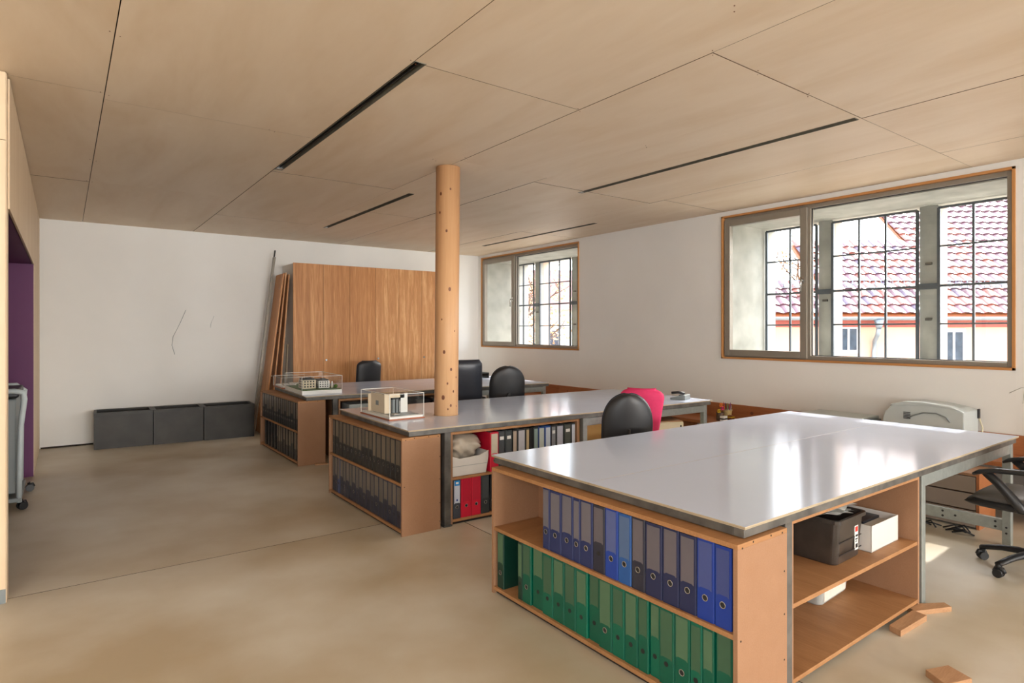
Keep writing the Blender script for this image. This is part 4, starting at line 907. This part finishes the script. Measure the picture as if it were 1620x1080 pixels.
# pedestal and boards under the middle desk
cb = thing('cream_cabinet', 'cream metal cabinet standing under the right half of the middle desk', 'cabinet', (4.62, 4.17, 0), R(-30))
bx('body', (0, .48, 0.02, .60, .03, .585), M['cream'], cb, .004); bx('front_door', (.004, .476, 0, .018, .035, .58), M['cream'], cb, .003); bx('lock', (.44, .455, -.003, 0, .53, .555), M['black'], cb, 0); bx('plinth', (.02, .46, .03, .58, 0, .03), M['black'], cb, 0); bx('top_sheet', (0, .48, .02, .60, .586, .592), M['block'], cb, .001)
o = bx('partition_board', (3.82, 4.62, 4.55, 4.568, .0, .68), M['beige'], None, .001); tag(o, 'pale yellow MDF board standing upright under the middle desk', 'board')
wr_ = thing('wooden_rack', 'small slatted wooden rack under the right end of the middle desk', 'rack', (5.22, 4.78, 0), R(-15))
bx('rack_base', (0, .40, 0, .30, 0, .56), M['larch'], wr_, .002)
for k in range(4): bx('slat', (.0, .40, .02+.075*k, .05+.075*k, .60, .615), M['larch'], wr_, .001)
for x in (0, .38): bx('rack_side', (x, x+.02, 0, .30, .561, .64), M['larch'], wr_, .001)
# storage under the front desk at the right
sg = thing('drawer_stack', 'grey-brown drawer stack on the floor under the bench behind the swivel chair', 'drawer unit', (5.55, 1.62, 0))
bx('side_panel', (0, .36, .0, .02, .0, .42), M['larch'], sg, .001); bx('side_panel', (0, .36, .95, .97, .0, .42), M['larch'], sg, .001); bx('top_panel', (0, .36, .02, .95, .40, .42), M['mdf'], sg, .001); bx('back', (.34, .36, .02, .95, 0, .40), M['mdf'], sg, 0)
for k in range(3): bx('drawer_front', (0, .018, .025, .945, .015+.13*k, .135+.13*k), mat('taupe_front', (150, 134, 120), .6) if k == 0 else bpy.data.materials['taupe_front'], sg, .001)
db = bmesh.new(); random.seed(4)
for k in range(26):
    x, y = 5.42+random.uniform(-.06, .08), 1.55+random.uniform(0, 1.0); tube(db, [(x, y, .006), (x+random.uniform(-.05, .05), y+.05, .02+random.uniform(0, .02)), (x+random.uniform(-.05, .05), y+.12, .006)], .006, 5)
o = obj('cable_tangle', db, M['black']); o['kind'] = 'stuff'; tag(o, 'tangle of black cables on the floor behind the low rail of the front desk', 'cables')

# ================================================================== OUTSIDE
gr = bx('ground', (7.5, 70, -40, 60, -.9, -.8), M['ground'], None, 0); gr['kind'] = 'structure'
wds = 12.0
F = Vector((math.sin(YAW), math.cos(YAW), 0))
# house in its own frame: local x along its eaves, local y away from us
hs_ = thing('neighbouring_house', 'peach house with clay tiled roof seen through the large window', 'house', F*wds, -YAW)
bx('wall', (3.0, 13.5, 0.30, .55, -.9, 1.95), M['render'], hs_, 0)
bx('eave_board', (3.0, 13.5, .24, .30, 1.58, 1.76), mat('pinkish_board', (160, 84, 74), .7), hs_, 0)
# roof
pitch = R(40); zE = 1.84; stepL = .27; tw = .218
def roof_base(r0, r1, nrow, nm):
    bm = bmesh.new(); L = nrow*stepL
    prism(bm, [(0, zE-.04), (L*math.cos(pitch), zE-.04+L*math.sin(pitch)), (L*math.cos(pitch), zE-.14+L*math.sin(pitch)), (0, zE-.10)], r0, r1, 'x'); return obj(nm, bm, M['brownbase'], hs_)
rfC = roof_base(3.6, 6.4, 4, 'low_roof'); rfA = roof_base(6.4, 9.05, 10, 'roof'); rfB = roof_base(9.05, 13.5, 24, 'high_roof')
# S-profiled clay tile
def tile_verts(scale=1.0):
    prof = []
    for i in range(7):
        u = i/6; z = .022*math.sin(u*2*PI*0.85-.5)+(.012 if u > .7 else 0); prof.append((u*tw*1.06, z))
    return prof
def add_tile(bm, ox, oy, oz):
    pr = tile_verts(); c_, s_ = math.cos(pitch), math.sin(pitch); rows = []
    for (l, lift) in ((0, .030), (stepL*1.12, .0)):
        rows.append([(ox+x, oy+l*c_-(z+lift)*s_, oz+l*s_+(z+lift)*c_) for x, z in pr])
    lo = [(x, y+.018*s_, z-.018*c_) for x, y, z in rows[0]]
    A = [bm.verts.new(p_) for p_ in rows[0]]; B = [bm.verts.new(p_) for p_ in rows[1]]; C = [bm.verts.new(p_) for p_ in lo]
    for i in range(6):
        for q in ((A[i], A[i+1], B[i+1], B[i]), (C[i], C[i+1], A[i+1], A[i])): f = bm.faces.new(q); f.smooth = False
tm = []
for k in range(4):
    bm = bmesh.new(); add_tile(bm, 0, 0, 0)
    tm.append(mesh('clay_tile', bm, mat('clay_tile_%s' % 'abcd'[k], [(146, 78, 62), (112, 74, 82), (128, 88, 88), (92, 72, 90)][k], .3, noise=.15, nscale=5, spec=.8)))
random.seed(11); bmr = bmesh.new(); cnt = 0
for j in range(24):
    for i in range(int((13.5-3.6)/tw)):
        r_ = 3.6+i*tw
        if (j >= 10 and r_ < 9.03) or (j >= 4 and r_ < 6.38): continue
        oy = j*stepL*math.cos(pitch); oz = zE+j*stepL*math.sin(pitch)
        vis = (5.7 < r_ < 10.4 and j < 13)
        if vis and cnt < 300:
            t_ = link('roof_tile', tm[random.choice((0, 0, 1, 1, 2, 3))], rfC if r_ < 6.38 else rfA if r_ < 9.03 else rfB, (r_, oy, oz)); cnt += 1
        else: add_tile(bmr, r_, oy, oz)
obj('farther_roof_tiles', bmr, tm[1].materials[0], hs_)['kind'] = 'stuff'
# gutter, downpipe, snow guard
bm = bmesh.new(); N = 8; r_ = .07
pts = [(-.02+r_*math.cos(PI+PI*k/N), 1.78+r_*math.sin(PI+PI*k/N)) for k in range(N+1)]+[(-.02+(r_-.008)*math.cos(2*PI-PI*k/N), 1.78+(r_-.008)*math.sin(2*PI-PI*k/N)) for k in range(N+1)]
prism(bm, pts, 3.5, 13.6, 'x'); obj('gutter', bm, M['zinc'], hs_)
bm = bmesh.new(); cyl(bm, (7.2, -.02, 1.72), (7.2, -.02, 1.55), .09, .05, n=14); tube(bm, [(7.2, -.02, 1.56), (7.22, .06, 1.42), (7.26, .22, 1.30), (7.26, .24, 1.1), (7.26, .24, -.8)], .042, 12); obj('downpipe', bm, M['zinc'], hs_)
bm = bmesh.new(); oy, oz = 2.95*stepL*math.cos(pitch)-.05, zE+2.95*stepL*math.sin(pitch)+.04
for z in (.0, .075, .15): tube(bm, [(3.7, oy, oz+z), (13.4, oy, oz+z)], .008, 5)
for k in range(82): x = 3.7+k*.118; tube(bm, [(x, oy, oz), (x, oy, oz+.15)], .007 if k % 4 else .011, 5)
o = obj('snow_guard', bm, M['zinc'], hs_)
def hwin(x0, x1, z0, z1):
    w_ = bx('house_window', (x0-.07, x1+.07, .27, .32, z0-.07, z1+.07), M['winwhite'], hs_, .004)
    bx('window_pane', (x0, x1, .255, .27, z0, z1), M['darkglass'], w_, 0)
    bx('window_bar', ((x0+x1)/2-.018, (x0+x1)/2+.018, .24, .256, z0, z1), M['winwhite'], w_, 0)
hwin(6.58, 6.92, 1.12, 1.55); hwin(8.68, 9.05, .85, 1.48); hwin(11, 11.6, .7, 1.4)
# second house far behind the small window
h2 = thing('pale_house', 'pale house beyond the trees seen through the far small window', 'house', (15.4, 22.5, -.8), R(-30))
bx('wall', (-4.5, 4, 0, 5, 0, 3.3), mat('pale_render', (214, 204, 192), .85), h2, 0); bm = bmesh.new(); prism(bm, [(-.3, 3.25), (2.5, 5.3), (5.3, 3.25)], -4.8, 4.3, 'x'); obj('roof', bm, M['tile'], h2)
for x in (-3.6, -1.8, .2, 2.2):
    w_ = bx('house_window', (x, x+.9, -.05, .02, 1.2, 2.4), M['winwhite'], h2, 0); bx('window_pane', (x+.08, x+.82, -.07, -.05, 1.28, 2.32), M['darkglass'], w_, 0)
# trees
def tree(label, loc, H, spread, nleaf, seed, lz=.25):
    rng = random.Random(seed); t = thing('tree', label, 'tree', loc, 0, None)
    bm = bmesh.new(); tips = []
    def br(p_, d_, L, r_, lv):
        pts = [p_]; q = p_.copy(); dd = d_.copy()
        for k in range(4):
            dd = (dd+Vector((rng.uniform(-.22, .22), rng.uniform(-.22, .22), rng.uniform(-.05, .18)))).normalized(); q = q+dd*L/4; pts.append(q.copy())
        tube(bm, pts, [r_, r_*.85, r_*.7, r_*.58, r_*.45], 6 if lv < 2 else 4)
        for q in pts[2:]: tips.append(q)
        if lv < 3:
            for k in range(5 if lv == 0 else 4):
                a = rng.uniform(0, 2*PI); e = rng.uniform(.2, .9); br(pts[rng.choice((2, 3, 4))], Vector((math.cos(a)*spread, math.sin(a)*spread, e)).normalized(), L*rng.uniform(.5, .72), r_*.5, lv+1)
    br(Vector((0, 0, 0)), Vector((0, 0, 1)), H*.42, H*.022, 0)
    obj('trunk_and_branches', bm, M['bark'], t)
    V = []; Fc = []
    for k in range(nleaf):
        c_ = rng.choice(tips)+Vector((rng.gauss(0, .25), rng.gauss(0, .25), rng.gauss(0, .25))); s_ = rng.uniform(.03, .06)
        a = Vector((rng.gauss(0, 1), rng.gauss(0, 1), rng.gauss(0, 1))).normalized(); b = a.orthogonal().normalized(); n0 = len(V)
        V += [tuple(c_-a*s_), tuple(c_+b*s_*.6), tuple(c_+a*s_), tuple(c_-b*s_*.6)]; Fc.append((n0, n0+1, n0+2, n0+3))
    me = bpy.data.meshes.new('foliage'); me.from_pydata(V, [], Fc); me.materials.append(M['leaf']); o = bpy.data.objects.new('foliage', me); COL.objects.link(o); o.parent = t; o['kind'] = 'stuff'
    return t
tree('leafy brown tree filling the right half of the far small window', (8.9, 11.8, -.8), 5.4, 1.2, 3200, 1)
tree('leafy brown tree seen low in the left panes of the far small window', (10.8, 15.5, -.8), 5.0, 1.2, 3200, 2)
tree('bare-topped tree seen through the opening sash of the large window', (15.1, 8.75, -.8), 5.6, .9, 2600, 3)
